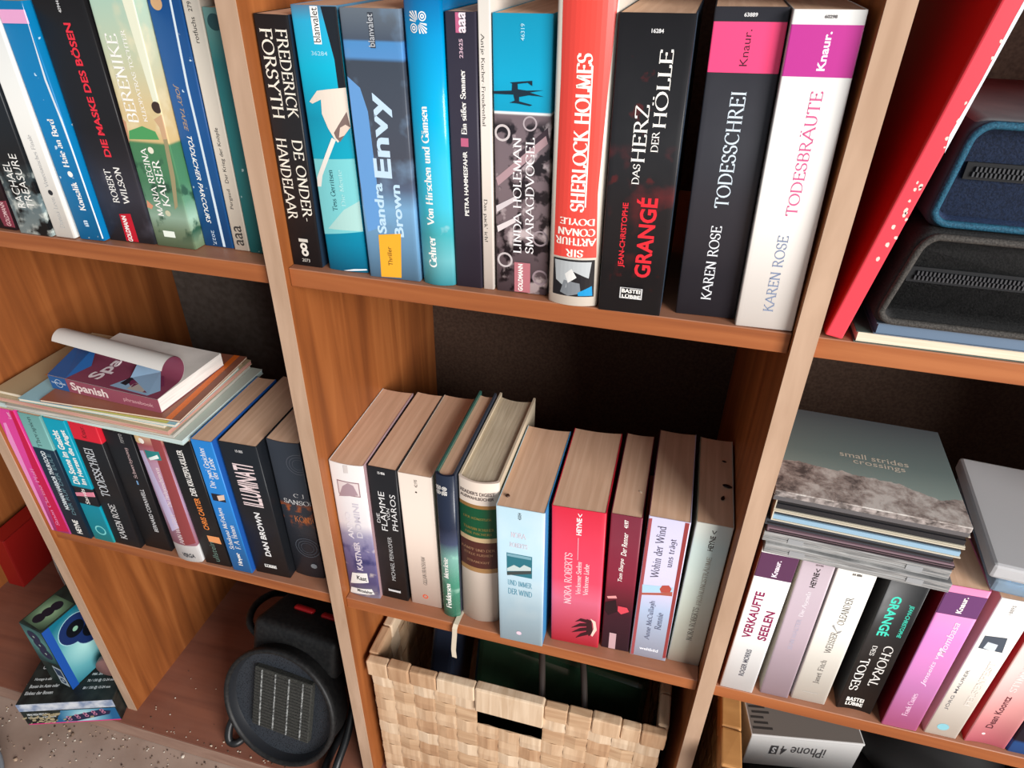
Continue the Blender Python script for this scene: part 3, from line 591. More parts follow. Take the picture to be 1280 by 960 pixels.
   ('cover_picture', 'p', (215, 225, 220), [(0.367, 0.84), (0.744, 0.873), (0.772, 0.847), (0.41, 0.824)]),
   ('author_lettering', 't', 'ANN WHITLEY', 'up', 'serif', (215, 195, 195), 0.404, 0.597, 0.153, 0.412),
   ('title_lettering', 't', 'Die Heiligenscheinerin', 'up', 'serif', (228, 212, 212), 0.46, 0.661, 0.471, 0.774),
   ('publisher_lettering', 't', 'VERGA', 'h', 'bold', (50, 50, 55), 0.334, 0.826, 0.036, 0.072),
   ('cover_picture', 'd', (222, 190, 140), 0.135, 0.968, 6.41, 0.0),
   ('cover_picture', 'd', (240, 235, 225), 0.32, 0.961, 3.73, 0.0)]),
 ('LL', 'black paperback with white and orange condensed lettering and an orange tag',
  (-0.1693, 0.0094, 0.0349, 0.1873, -0.027, 0.0036), {'spine': [(0, (20, 21, 23)), (1, (18, 19, 21))], 'd': 0.12},
  [('title_lettering', 't', 'DER KRUZIFIX-KILLER', 'up', 'cond', (230, 228, 224), 0.388, 0.603, 0.582, 0.928),
   ('author_lettering', 't', 'CHRIS CARTER', 'up', 'cond', (226, 130, 60), 0.421, 0.629, 0.307, 0.567),
   ('publisher_tag', 'p', (226, 150, 95), [(0.432, 0.256), (0.902, 0.258), (0.914, 0.2), (0.444, 0.204)]),
   ('publisher_lettering', 't', 'ullstein', 'up', 'sans', (95, 120, 110), 0.397, 0.614, 0.03, 0.204)]),
 ('LL', 'medium blue paperback next to the black one with tall white letters',
  (-0.1308, 0.008, 0.0254, 0.1944, -0.0302, 0.0018), {'spine': [(0, (35, 120, 195)), (1, (35, 125, 200))], 'right': (30, 85, 165), 'd': 0.125},
  [('title_lettering', 't', 'Die zwei Gesichter', 'up', 'serif', (240, 238, 232), 0.253, 0.533, 0.667, 0.952),
   ('title_lettering', 't', 'der Liebe', 'up', 'serif', (240, 238, 232), 0.533, 0.811, 0.74, 0.888),
   ('cover_picture', 'b', (30, 28, 38), 0.161, 0.807, 0.569, 0.623),
   ('cover_picture', 'p', (220, 190, 170), [(0.428, 0.609), (0.812, 0.627), (0.781, 0.589), (0.448, 0.572)]),
   ('author_lettering', 't', 'Schukyna McFadyen', 'up', 'serif', (240, 238, 232), 0.207, 0.505, 0.187, 0.517),
   ('author_lettering', 't', 'F. A. Heinen', 'up', 'serif', (240, 238, 232), 0.532, 0.808, 0.199, 0.389),
   ('publisher_lettering', 't', 'Heyne', 'up', 'bserif', (240, 238, 232), 0.406, 0.69, 0.054, 0.161)]),
 ('LL', 'thick black paperback with very tall narrow white letters',
  (-0.1032, 0.0132, 0.0449, 0.1944, -0.023, 0.0078), {'spine': [(0, (20, 22, 26)), (1, (22, 26, 32))], 'd': 0.13},
  [('title_lettering', 't', 'ILLUMINATI', 'up', 'cond', (225, 205, 205), 0.221, 0.777, 0.557, 0.858),
   ('author_lettering', 't', 'DAN BROWN', 'up', 'bold', (226, 226, 226), 0.432, 0.599, 0.159, 0.509),
   ('number_lettering', 't', '15 055', 'h', 'bold', (200, 200, 200), 0.41, 0.6, 0.941, 0.958),
   ('publisher_logo', 'b', (190, 190, 190), 0.315, 0.661, 0.059, 0.085),
   ('publisher_logo', 'b', (20, 22, 26), 0.332, 0.644, 0.065, 0.08),
   ('publisher_lettering', 't', 'LÜBBE', 'h', 'bold', (240, 238, 232), 0.327, 0.649, 0.061, 0.083)]),
 ('LL', 'dark slate embossed book with an orange smear, right end of the lower left shelf',
  (-0.0576, 0.0227, 0.0376, 0.2, -0.0012, 0.0064), {'bulge': 0.002, 'spine': [(0, (40, 44, 52)), (1, (48, 53, 62))], 'noise': [(75, (150, 78, 40), 0.5, 0.6, 0.42, 0.58)], 'd': 0.135, 'gloss': 0.35},
  [('author_lettering', 't', 'C J', 'h', 'serif', (190, 190, 190), 0.537, 0.851, 0.622, 0.652),
   ('author_lettering', 't', 'SANSOM', 'h', 'serif', (200, 200, 200), 0.172, 1.164, 0.571, 0.604),
   ('title_lettering', 't', 'KÖNIG', 'h', 'serif', (180, 105, 60), 0.419, 1.112, 0.44, 0.494),
   ('embossed_ring', 'd', (72, 78, 88), 0.889, 0.859, 7.14, 6.64),
   ('embossed_ring', 'd', (68, 74, 84), 0.636, 0.243, 7.87, 7.32),
   ('embossed_ring', 'd', (72, 78, 88), 0.889, 0.859, 10.46, 9.72),
   ('embossed_ring', 'd', (68, 74, 84), 0.636, 0.243, 11.52, 10.71),
   ('embossed_ring', 'd', (72, 78, 88), 0.889, 0.859, 13.76, 12.8),
   ('embossed_ring', 'd', (68, 74, 84), 0.636, 0.243, 15.16, 14.1),
   ('publisher_logo', 'd', (120, 125, 130), 0.729, 0.097, 3.74, 0.0)]),
 ('ML', 'creased whitish and violet paperback with two white stickers, left end of lower middle shelf',
  (0.0175, 0.0129, 0.0372, 0.1955, 0.0006, 0.0066), {'spine': [(0, (165, 160, 185)), (0.12, (95, 90, 140)), (0.35, (110, 105, 150)), (0.5, (150, 145, 170)), (0.58, (215, 208, 210)), (1, (232, 226, 222))], 'noise': [(45, (60, 62, 115), 0.52, 0.66, 0.05, 0.5), (70, (200, 190, 195), 0.6, 0.7, 0, 0.5)], 'right': (170, 140, 145), 'd': 0.137, 'bulge': 0.002},
  [('cover_picture', 'b', (150, 120, 125), 0.177, 0.833, 0.787, 0.886),
   ('cover_picture', 'b', (218, 205, 205), 0.205, 0.804, 0.794, 0.879),
   ('cover_picture', 'p', (165, 140, 148), [(0.172, 0.77), (0.33, 0.847), (0.509, 0.877), (0.661, 0.864), (0.77, 0.8)]),
   ('title_lettering', 't', 'ANNO', 'up', 'cond', (222, 216, 222), 0.276, 0.452, 0.471, 0.666),
   ('title_lettering', 't', 'DOMINI', 'up', 'cond', (196, 190, 200), 0.548, 0.732, 0.486, 0.738),
   ('author_lettering', 't', 'KASTNER', 'up', 'bold', (205, 195, 205), 0.4, 0.592, 0.225, 0.451),
   ('sticker', 'p', (226, 224, 220), [(0.196, 0.186), (0.696, 0.208), (0.709, 0.13), (0.079, 0.089)]),
   ('sticker_lettering', 't', 'Kast', 'h', 'bold', (40, 40, 45), 0.338, 0.659, 0.139, 0.174),
   ('sticker', 'p', (226, 224, 220), [(0.077, 0.055), (0.778, 0.078), (0.846, 0.034), (-0.026, -0.017)]),
   ('sticker_lettering', 't', 'Mittelalter', 'h', 'bold', (40, 40, 45), 0.291, 0.797, 0.035, 0.06),
   ('sticker', 'p', (205, 198, 195), [(0.448, 0.994), (0.583, 1.0), (0.567, 0.947), (0.447, 0.941)])]),
 ('ML', 'black paperback with thin white letters on the lower middle shelf',
  (0.0555, 0.0201, 0.0313, 0.1935, 0.0043, 0.0016), {'spine': [(0, (26, 25, 27)), (1, (24, 23, 26))], 'd': 0.137},
  [('title_lettering', 't', 'DIE', 'up', 'thin', (225, 225, 225), 0.141, 0.256, 0.604, 0.673),
   ('title_lettering', 't', 'FLAMME', 'up', 'thin', (230, 230, 230), 0.286, 0.498, 0.552, 0.835),
   ('title_lettering', 't', 'VON', 'up', 'thin', (225, 225, 225), 0.518, 0.631, 0.636, 0.722),
   ('title_lettering', 't', 'PHAROS', 'up', 'thin', (230, 230, 230), 0.684, 0.88, 0.567, 0.828),
   ('author_lettering', 't', 'MICHAEL PEINKOFER', 'up', 'thin', (190, 190, 190), 0.449, 0.597, 0.157, 0.508),
   ('publisher_logo', 'b', (205, 205, 205), 0.266, 0.733, 0.058, 0.078),
   ('publisher_logo', 'b', (26, 25, 27), 0.294, 0.713, 0.074, 0.08),
   ('number_lettering', 't', '15 806', 'h', 'bold', (220, 220, 220), 0.353, 0.6, 0.956, 0.973)]),
 ('ML', 'cream paperback with small dark author line and an orange ring mark',
  (0.0909, 0.0207, 0.0357, 0.1917, -0.0128, 0.0062), {'spine': [(0, (226, 206, 192)), (1, (232, 216, 202))], 'd': 0.142},
  [('author_lettering', 't', 'GILLIAN BRADSHAW', 'up', 'serif', (70, 60, 55), 0.458, 0.59, 0.176, 0.406),
   ('publisher_logo', 'd', (214, 90, 60), 0.488, 0.074, 3.4, 1.87),
   ('number_lettering', 't', '42195', 'up', 'sans', (70, 62, 58), 0.475, 0.57, 0.917, 0.969),
   ('dot', 'd', (50, 40, 38), 0.513, 0.884, 1.08, 0.0)]),
 ('ML', 'narrow hardcover fading from navy to sea green, with a cream ribbon at its foot',
  (0.1306, 0.0134, 0.0198, 0.2045, -0.0024, 0.0017), {'hard': 1, 'bulge': 0.003, 'gloss': 0.25, 'spine': [(0, (70, 140, 115)), (0.25, (75, 155, 130)), (0.45, (120, 170, 160)), (0.55, (60, 70, 95)), (0.65, (30, 38, 58)), (1, (32, 40, 58))], 'noise': [(60, (150, 205, 185), 0.55, 0.7, 0, 0.5)], 'left': (60, 105, 95), 'right': (60, 66, 78), 'd': 0.15},
  [('author_lettering', 't', 'Feddersen', 'up', 'bserif', (240, 238, 232), 0.248, 0.565, 0.072, 0.261),
   ('title_lettering', 't', 'Meerleite', 'up', 'bserif', (240, 238, 232), 0.179, 0.487, 0.301, 0.453),
   ('publisher_logo', 'x', (240, 238, 232), 0.021, 0.633, 0.879, 0.934)]),
 ('ML', 'cream round-backed hardcover with green and brown gilded bands',
  (0.1512, 0.0165, 0.0413, 0.201, 0.001, -0.0009), {'hard': 1, 'bulge': 0.006, 'spine': [(0, (205, 192, 178)), (0.42, (212, 198, 185)), (1, (226, 208, 192))], 'left': (206, 190, 165), 'right': (206, 190, 165), 'd': 0.155, 'cream': 1},
  [('colour_band', 'b', (150, 110, 60), 0.0, 1.0, 0.829, 0.858),
   ('colour_band', 'b', (0, 78, 48), 0.0, 1.0, 0.638, 0.835),
   ('colour_band', 'b', (196, 170, 130), 0.0, 1.0, 0.607, 0.638),
   ('colour_band', 'b', (78, 38, 32), 0.0, 1.0, 0.42, 0.607),
   ('colour_band', 'b', (160, 120, 75), 0.0, 1.0, 0.387, 0.42),
   ('title_lettering', 't', "READER'S DIGEST", 'h', 'bold', (105, 92, 88), 0.062, 0.915, 0.919, 0.942),
   ('title_lettering', 't', 'AUSWAHLBÜCHER', 'h', 'bold', (105, 92, 88), 0.059, 0.892, 0.891, 0.914),
   ('title_lettering', 't', 'DER KÜNSTLER', 'h', 'serif', (150, 125, 60), 0.13, 0.844, 0.761, 0.778),
   ('title_lettering', 't', 'TILMANN SCHUHER', 'h', 'serif', (150, 125, 60), 0.121, 0.893, 0.689, 0.707),
   ('title_lettering', 't', 'DER FISCHERS', 'h', 'serif', (150, 125, 60), 0.168, 0.844, 0.659, 0.674),
   ('title_lettering', 't', 'KAMPF UND DER', 'h', 'serif', (165, 125, 95), 0.052, 0.919, 0.543, 0.562),
   ('title_lettering', 't', 'STILLE FLIEHEN', 'h', 'serif', (165, 125, 95), 0.125, 0.869, 0.51, 0.526),
   ('title_lettering', 't', 'STRANDGUT', 'h', 'serif', (165, 125, 95), 0.198, 0.792, 0.458, 0.474)]),
 ('ML', 'pale blue paperback with a small framed sea picture',
  (0.1999, 0.002, 0.047, 0.1915, -0.0255, 0.0056), {'spine': [(0, (176, 206, 222)), (1, (186, 214, 226))], 'right': (60, 140, 195), 'd': 0.13, 'noise': [(14, (205, 222, 228), 0.5, 0.8, 0, 1)]},
  [('cover_picture', 'b', (40, 110, 125), 0.203, 0.749, 0.531, 0.691),
   ('cover_picture', 'b', (120, 165, 180), 0.216, 0.732, 0.667, 0.686),
   ('cover_picture', 'p', (190, 205, 205), [(0.21, 0.577), (0.359, 0.609), (0.489, 0.596), (0.575, 0.623), (0.725, 0.611), (0.726, 0.589), (0.209, 0.555)]),
   ('cover_picture', 'p', (60, 70, 70), [(0.208, 0.55), (0.734, 0.59), (0.735, 0.567), (0.207, 0.524)]),
   ('title_lettering', 't', 'UND IMMER', 'h', 'serif', (60, 135, 160), 0.221, 0.75, 0.454, 0.494),
   ('title_lettering', 't', 'DER WIND', 'h', 'serif', (60, 135, 160), 0.227, 0.752, 0.385, 0.429),
   ('author_lettering', 't', 'NORA', 'h', 'serif', (222, 205, 214), 0.303, 0.617, 0.806, 0.842),
   ('author_lettering', 't', 'ROBERTS', 'h', 'serif', (222, 205, 214), 0.279, 0.651, 0.739, 0.77),
   ('publisher_logo', 'd', (225, 200, 215), 0.458, 0.075, 2.85, 0.0),
   ('number_lettering', 't', '42054', 'up', 'sans', (60, 70, 75), 0.457, 0.522, 0.932, 0.978)]),
 ('ML', 'bright red paperback with a dark hand picture at its foot',
  (0.2537, 0.0152, 0.0509, 0.1928, -0.043, 0.0091), {'spine': [(0, (226, 50, 72)), (0.35, (232, 110, 140)), (0.5, (222, 70, 98)), (1, (214, 35, 60))], 'right': (200, 30, 50), 'd': 0.125},
  [('author_lettering', 't', 'NORA ROBERTS', 'up', 'serif', (245, 205, 210), 0.259, 0.41, 0.317, 0.698),
   ('title_lettering', 't', 'Verlorene Seelen', 'up', 'serif', (245, 220, 222), 0.491, 0.593, 0.404, 0.646),
   ('title_lettering', 't', 'Verlorene Liebe', 'up', 'serif', (245, 220, 222), 0.639, 0.74, 0.408, 0.639),
   ('publisher_lettering', 't', 'HEYNE', 'up', 'bold', (250, 235, 235), 0.469, 0.566, 0.831, 0.944),
   ('publisher_lettering', 't', '<', 'up', 'sans', (250, 235, 235), 0.485, 0.572, 0.952, 0.973),
   ('rule', 'p', (240, 160, 175), [(0.506, 0.658), (0.521, 0.659), (0.517, 0.813), (0.502, 0.812)]),
   ('cover_picture', 'p', (52, 14, 24), [(0.744, 0.224), (0.84, 0.215), (0.877, 0.127), (0.803, 0.084), (0.745, 0.116)]),
   ('cover_picture', 'p', (52, 14, 24), [(0.766, 0.217), (0.621, 0.22), (0.501, 0.184), (0.603, 0.197), (0.769, 0.191)]),
   ('cover_picture', 'p', (52, 14, 24), [(0.785, 0.193), (0.605, 0.179), (0.426, 0.129), (0.608, 0.153), (0.788, 0.167)]),
   ('cover_picture', 'p', (52, 14, 24), [(0.789, 0.16), (0.609, 0.139), (0.437, 0.092), (0.612, 0.113), (0.793, 0.134)]),
   ('cover_picture', 'p', (52, 14, 24), [(0.794, 0.127), (0.634, 0.098), (0.525, 0.052), (0.658, 0.076), (0.797, 0.1)]),
   ('cover_picture', 'p', (236, 205, 190), [(0.813, 0.234), (0.921, 0.216), (0.956, 0.15), (0.873, 0.089), (0.839, 0.099), (0.889, 0.153), (0.87, 0.199)])]),
 ('ML', 'narrow maroon paperback darkening to plum at the foot',
  (0.3073, 0.0202, 0.029, 0.1923, -0.0367, 0.0034), {'spine': [(0, (58, 35, 52)), (0.28, (62, 25, 42)), (0.4, (95, 22, 40)), (0.55, (125, 30, 52)), (1, (120, 34, 54))], 'd': 0.127},
  [('author_lettering', 't', 'Tom Sharpe', 'up', 'ital', (240, 238, 232), 0.394, 0.579, 0.544, 0.71),
   ('title_lettering', 't', 'Der Renner', 'up', 'ital', (240, 238, 232), 0.421, 0.601, 0.731, 0.889),
   ('number_lettering', 't', '4197', 'up', 'bold', (240, 238, 232), 0.442, 0.58, 0.919, 0.972),
   ('cover_picture', 'p', (35, 12, 22), [(0.025, 0.369), (0.398, 0.401), (0.47, 0.31), (0.166, 0.272), (0.026, 0.306)]),
   ('cover_picture', 'p', (215, 70, 85), [(0.485, 0.358), (0.799, 0.356), (0.882, 0.328), (0.616, 0.297), (0.488, 0.318)]),
   ('cover_picture', 'p', (225, 150, 150), [(0.078, 0.418), (0.384, 0.434), (0.427, 0.415), (0.119, 0.402)]),
   ('publisher_tag', 'b', (195, 160, 165), 0.275, 0.519, -0.006, 0.133)]),
 ('ML', 'lavender paperback framed by dark red side stripes, with a seaside picture',
  (0.3379, 0.0196, 0.0374, 0.1983, -0.0196, 0.0046), {'spine': [(0, (196, 208, 232)), (0.38, (186, 205, 235)), (0.5, (205, 200, 225)), (1, (206, 200, 226))], 'left': (120, 70, 80), 'd': 0.135},
  [('side_stripe', 'p', (145, 58, 58), [(0.865, 1.009), (0.967, 1.01), (1.008, 0.025), (0.911, 0.022)]),
   ('side_stripe', 'p', (160, 75, 80), [(-0.003, 0.985), (0.091, 0.99), (0.113, -0.01), (0.035, -0.012)]),
   ('cover_picture', 'p', (170, 205, 225), [(0.081, 0.547), (0.868, 0.567), (0.86, 0.532), (0.101, 0.49)]),
   ('cover_picture', 'p', (170, 90, 75), [(0.092, 0.487), (0.556, 0.511), (0.858, 0.535), (0.868, 0.504), (0.565, 0.495), (0.089, 0.472)]),
   ('cover_picture', 'p', (175, 75, 65), [(0.529, 0.539), (0.584, 0.566), (0.746, 0.575), (0.825, 0.555), (0.801, 0.529), (0.579, 0.515)]),
   ('title_lettering', 't', 'Wohin der Wind', 'up', 'serif', (85, 80, 98), 0.249, 0.453, 0.609, 0.952),
   ('title_lettering', 't', 'uns trägt', 'up', 'serif', (85, 80, 98), 0.6, 0.772, 0.697, 0.884),
   ('author_lettering', 't', 'Anne McCullagh', 'up', 'serif', (95, 100, 125), 0.334, 0.501, 0.145, 0.444),
   ('author_lettering', 't', 'Rennie', 'up', 'serif', (95, 100, 125), 0.568, 0.734, 0.24, 0.368),
   ('publisher_lettering', 't', 'weltbild', 'h', 'bold', (235, 238, 245), 0.241, 0.756, 0.058, 0.081)]),
 ('ML', 'pale grey-green paperback, right end of the lower middle shelf',
  (0.3771, 0.0235, 0.0325, 0.1986, -0.0045, 0.0072), {'spine': [(0, (200, 190, 175)), (0.1, (205, 205, 188)), (0.5, (202, 212, 200)), (0.85, (198, 214, 208)), (1, (215, 212, 200))], 'left': (150, 150, 125), 'd': 0.13, 'noise': [(18, (215, 222, 215), 0.5, 0.8, 0, 1)]},
  [('author_lettering', 't', 'NORA ROBERTS', 'up', 'serif', (85, 82, 72), 0.427, 0.601, 0.187, 0.441),
   ('title_lettering', 't', 'FRÜHLINGSTRÄUME', 'up', 'serif', (150, 148, 135), 0.453, 0.619, 0.461, 0.795),
   ('publisher_lettering', 't', 'HEYNE', 'up', 'bold', (50, 48, 45), 0.442, 0.59, 0.837, 0.931),
   ('publisher_lettering', 't', '<', 'up', 'sans', (50, 48, 45), 0.45, 0.586, 0.944, 0.965)]),
 ('RL', 'white paperback with plum band and crimson block letters, left end of the lower right shelf',
  (0.4311, 0.0069, 0.0318, 0.2009, 0.0048, 0.0033), {'spine': [(0, (240, 244, 246)), (1, (242, 240, 236))], 'left': (150, 90, 70), 'd': 0.125},
  [('colour_band', 'b', (88, 50, 82), 0.0, 1.0, 0.814, 0.963),
   ('publisher_lettering', 't', 'Knaur.', 'up', 'bold', (235, 225, 235), 0.442, 0.587, 0.828, 0.931),
   ('title_lettering', 't', 'VERKAUFTE', 'up', 'bold', (138, 32, 80), 0.185, 0.438, 0.398, 0.721),
   ('title_lettering', 't', 'SEELEN', 'up', 'bold', (138, 32, 80), 0.616, 0.87, 0.403, 0.609),
   ('author_lettering', 't', 'ROGER MORRIS', 'up', 'cond', (85, 85, 95), 0.438, 0.59, 0.115, 0.321),
   ('number_lettering', 't', '63980', 'h', 'bold', (60, 58, 58), 0.4, 0.618, 0.968, 0.981)]),
 ('RL', 'dusty mauve paperback on the lower right shelf',
  (0.4705, 0.0102, 0.0267, 0.1966, -0.0162, 0.0023), {'spine': [(0, (182, 165, 178)), (1, (186, 168, 176))], 'left': (160, 150, 135), 'd': 0.125},
  [('title_lettering', 't', 'Die Agenda', 'up', 'serif', (228, 222, 228), 0.41, 0.597, 0.613, 0.781),
   ('author_lettering', 't', 'JEAN WALTER', 'up', 'serif', (172, 168, 188), 0.42, 0.576, 0.37, 0.593),
   ('publisher_lettering', 't', 'HEYNE', 'up', 'bold', (45, 42, 45), 0.442, 0.613, 0.812, 0.907),
   ('publisher_lettering', 't', '<', 'up', 'sans', (45, 42, 45), 0.462, 0.607, 0.911, 0.932),
   ('number_lettering', 't', '43106', 'h', 'bold', (120, 105, 110), 0.407, 0.653, 0.948, 0.959)]),
 ('RL', 'off-white paperback with thin dark serif title, beside the black one with turquoise letters',
  (0.5003, 0.0125, 0.0318, 0.1951, -0.0186, 0.0009), {'spine': [(0, (222, 220, 210)), (1, (234, 230, 222))], 'left': (165, 165, 158), 'd': 0.13},
  [('author_lettering', 't', 'Janet Fitch', 'up', 'serif', (70, 65, 62), 0.442, 0.622, 0.151, 0.337),
   ('title_lettering', 't', 'WEISSER', 'up', 'serif', (80, 76, 72), 0.427, 0.611, 0.393, 0.549),
   ('title_lettering', 't', 'OLEANDER', 'up', 'serif', (70, 66, 64), 0.476, 0.663, 0.603, 0.791),
   ('cover_picture', 'p', (150, 150, 150), [(0.382, 0.587), (0.422, 0.596), (0.564, 0.553), (0.678, 0.567), (0.649, 0.55), (0.595, 0.543)]),
   ('publisher_logo', 'b', (190, 185, 178), 0.258, 0.699, 0.072, 0.075),
   ('number_lettering', 't', '44 886', 'h', 'bold', (90, 85, 82), 0.394, 0.641, 0.929, 0.944)]),
 ('RL', 'black paperback with turquoise and white lettering running down',
  (0.5433, 0.0136, 0.0316, 0.1927, -0.0209, 0.0043), {'spine': [(0, (24, 25, 26)), (1, (28, 28, 30))], 'left': (26, 26, 28), 'd': 0.13, 'bulge': -0.002},
  [('author_lettering', 't', 'GRANGÉ', 'down', 'bold', (60, 205, 180), 0.242, 0.563, 0.58, 0.851),
   ('author_lettering', 't', 'JEAN-CHRISTOPHE', 'down', 'cond', (60, 205, 180), 0.72, 0.854, 0.593, 0.814),
   ('title_lettering', 't', 'CHORAL', 'down', 'serif', (228, 226, 222), 0.585, 0.836, 0.21, 0.52),
   ('title_lettering', 't', 'DES', 'down', 'serif', (228, 226, 222), 0.285, 0.415, 0.433, 0.504),
   ('title_lettering', 't', 'TODES', 'down', 'serif', (228, 226, 222), 0.126, 0.382, 0.154, 0.405),
   ('number_lettering', 't', '16 019', 'h', 'bold', (190, 190, 190), 0.337, 0.627, 0.966, 0.985),
   ('publisher_lettering', 't', 'BASTEI', 'h', 'bold', (240, 238, 232), 0.199, 0.689, 0.065, 0.096),
   ('publisher_lettering', 't', 'LÜBBE', 'h', 'bold', (240, 238, 232), 0.214, 0.7, 0.031, 0.063)]),
 ('RL', 'orchid pink paperback with violet band and dark red side',
  (0.5836, 0.007, 0.0312, 0.1977, -0.0251, 0.0039), {'spine': [(0, (212, 110, 165)), (0.3, (205, 130, 190)), (0.72, (205, 125, 190)), (1, (232, 120, 165))], 'left': (120, 8, 25), 'd': 0.135},
  [('colour_band', 'b', (100, 55, 105), 0.0, 1.0, 0.828, 0.961),
   ('publisher_lettering', 't', 'Knaur.', 'up', 'bold', (240, 238, 232), 0.442, 0.58, 0.846, 0.945),
   ('title_lettering', 't', 'Jenseits von', 'up', 'ital', (240, 205, 228), 0.468, 0.637, 0.34, 0.617),
   ('title_lettering', 't', 'Mombasa', 'up', 'ital', (240, 205, 228), 0.506, 0.689, 0.56, 0.788),
   ('author_lettering', 't', 'Frank Coates', 'up', 'serif', (238, 205, 228), 0.407, 0.563, 0.101, 0.277)]),
 ('RL', 'ivory paperback with a pale blue dot at its foot and a small grey photo',
  (0.622, 0.0092, 0.0281, 0.1923, -0.0128, 0.0011), {'spine': [(0, (228, 222, 210)), (1, (232, 228, 222))], 'left': (185, 165, 140), 'd': 0.13},
  [('author_lettering', 't', 'JÖRG MAURER', 'up', 'sans', (95, 95, 100), 0.163, 0.307, 0.207, 0.516),
   ('dot', 'd', (130, 188, 200), 0.455, 0.071, 4.99, 0.0),
   ('cover_picture', 'p', (70, 80, 92), [(0.132, 0.759), (0.715, 0.769), (0.798, 0.671), (0.139, 0.673)]),
   ('cover_picture', 'p', (200, 210, 218), [(0.296, 0.723), (0.582, 0.716), (0.589, 0.668), (0.262, 0.679)]),
   ('number_lettering', 't', '18895', 'up', 'sans', (150, 145, 140), 0.375, 0.473, 0.911, 0.969),
   ('title_lettering', 't', 'FELSENFEST', 'up', 'serif', (222, 214, 206), 0.644, 0.821, 0.267, 0.601)]),
 ('RL', 'salmon pink paperback with dark condensed author line, near the right edge of the picture',
  (0.6573, 0.0099, 0.0345, 0.19, -0.024, 0.002), {'bulge': -0.002, 'spine': [(0, (225, 120, 140)), (0.25, (238, 165, 165)), (0.6, (240, 190, 185)), (1, (235, 150, 150))], 'left': (165, 15, 25), 'd': 0.13},
  [('author_lettering', 't', 'Dean Koontz', 'up', 'cond', (85, 35, 45), 0.312, 0.489, 0.125, 0.383),
   ('dot', 'd', (245, 225, 220), 0.367, 0.075, 1.47, 0.0),
   ('title_lettering', 't', 'STIMMEN', 'up', 'serif', (245, 215, 212), 0.318, 0.487, 0.42, 0.673)]),
 ('RL', 'blue paperback cut off at the lower right edge of the picture',
  (0.6938, 0.0099, 0.03, 0.19, -0.024, 0.002), {'spine': [(0, (25, 90, 165)), (0.08, (30, 95, 170)), (0.1, (25, 25, 45)), (1, (22, 25, 50))], 'd': 0.125},
  []),
]
# ------------------------------------------------------------------ floor and bookcase
ZB = -0.779          # top of the plinth board
ZF = -0.812          # floor
Z1 = 0.0163          # top of the upper shelves
Z2 = -0.3888         # top of the lower shelves
T = 0.016
XA, XB, XC = 0.0, 0.4102, -0.4045
XD, XE = XB + 0.41, XC - 0.41
DEP = 0.319

M_FLOOR = speckle_mat('gritty_stone_floor', (150, 126, 112), (182, 160, 146), 7, .35, .65, .8, .1)
bm = newbox(-2.2, 2.2, -2.6, 0.6, ZF - 0.05, ZF)
tag(link('floor', bm, M_FLOOR), 'gritty beige stone floor in front of the bookcase', 'floor', kind='structure')

M_BACK_GREY = speckle_mat('grey_back_panel', (84, 76, 70), (98, 90, 84), 120, .35, .65, .85)
M_PLINTH = streak_mat('dusty_dimmed_plinth', (112, 62, 46), (142, 84, 62), 6.0, (0.6, 9.0, 14.0), .6, ((142, 98, 82), .5), .05)  # wood tone darkened to carry the weaker light down here; dust on top
M_PLINTH_EDGE = streak_mat('dusty_plinth_edge', (134, 104, 90), (158, 128, 112), 9, (1, 1, 6), .85)
tag(link('wall_back', newbox(-2.2, 2.2, DEP + .006, DEP + .09, ZF, 1.7), speckle_mat('plaster_wall', (196, 186, 174), (210, 200, 188), 40, .3, .7, .9)), 'plain plaster wall behind the bookcase', 'wall', kind='structure')
bc = thing('bookcase', 'orange alder bookcase with square compartments and dusty front edges', 'bookcase', (0, 0, ZF))
def bpart(name, bm, m, smooth=False):
    o = link(name, bm, m, None, smooth); o.parent = bc; o.location = (0, 0, -ZF); return o
bpart('plinth_board', newbox(XE - 0.02, XD + 0.03, -0.023, DEP, ZF + 0.0005, ZB, .0008, 1), M_PLINTH)
bpart('plinth_edge', newbox(XE - 0.02, XD + 0.03, -0.0236, -0.0231, ZF + 0.001, ZB - .0003), M_PLINTH_EDGE)
for x in (XE, XC, XA, XB, XD):
    d = bpart('upright', newbox(x, x + T, 0.0006, DEP, ZB, 0.405), M_WOODV)
    e = link('edge_band', newbox(x + .0002, x + T - .0002, -0.0004, 0.0006, ZB, 0.405), M_EDGE); e.parent = d
for (xa, xb, zs, dx) in ((XE + T, XC, (0.0,), 0), (XC + T, XA, (-0.0005, -0.4052), 0), (XA + T, XB, (0.0, -0.4051), 0.0), (XB + T, XD, (0.0, -0.4051), 0)):
    for z in zs:
        bpart('shelf', newbox(xa + .0003, xb - .0006, 0.006, DEP - .001, z, z + 0.0163, .0006, 1), M_WOODH)
bpart('top_board', newbox(XE - .002, XD + T + .002, -.004, DEP, 0.405, 0.423, .0008, 1), M_WOODH)
for (xa, xb) in ((XE, XC), (XC, XA), (XA, XB), (XB, XD)):
    bpart('back_panel', newbox(xa + T * .5 + .0002, xb + T * .5 - .0002, DEP + .0002, DEP + .0035, ZB + .001, 0.423), M_BACK_GREY if xa == XC else M_BACK)

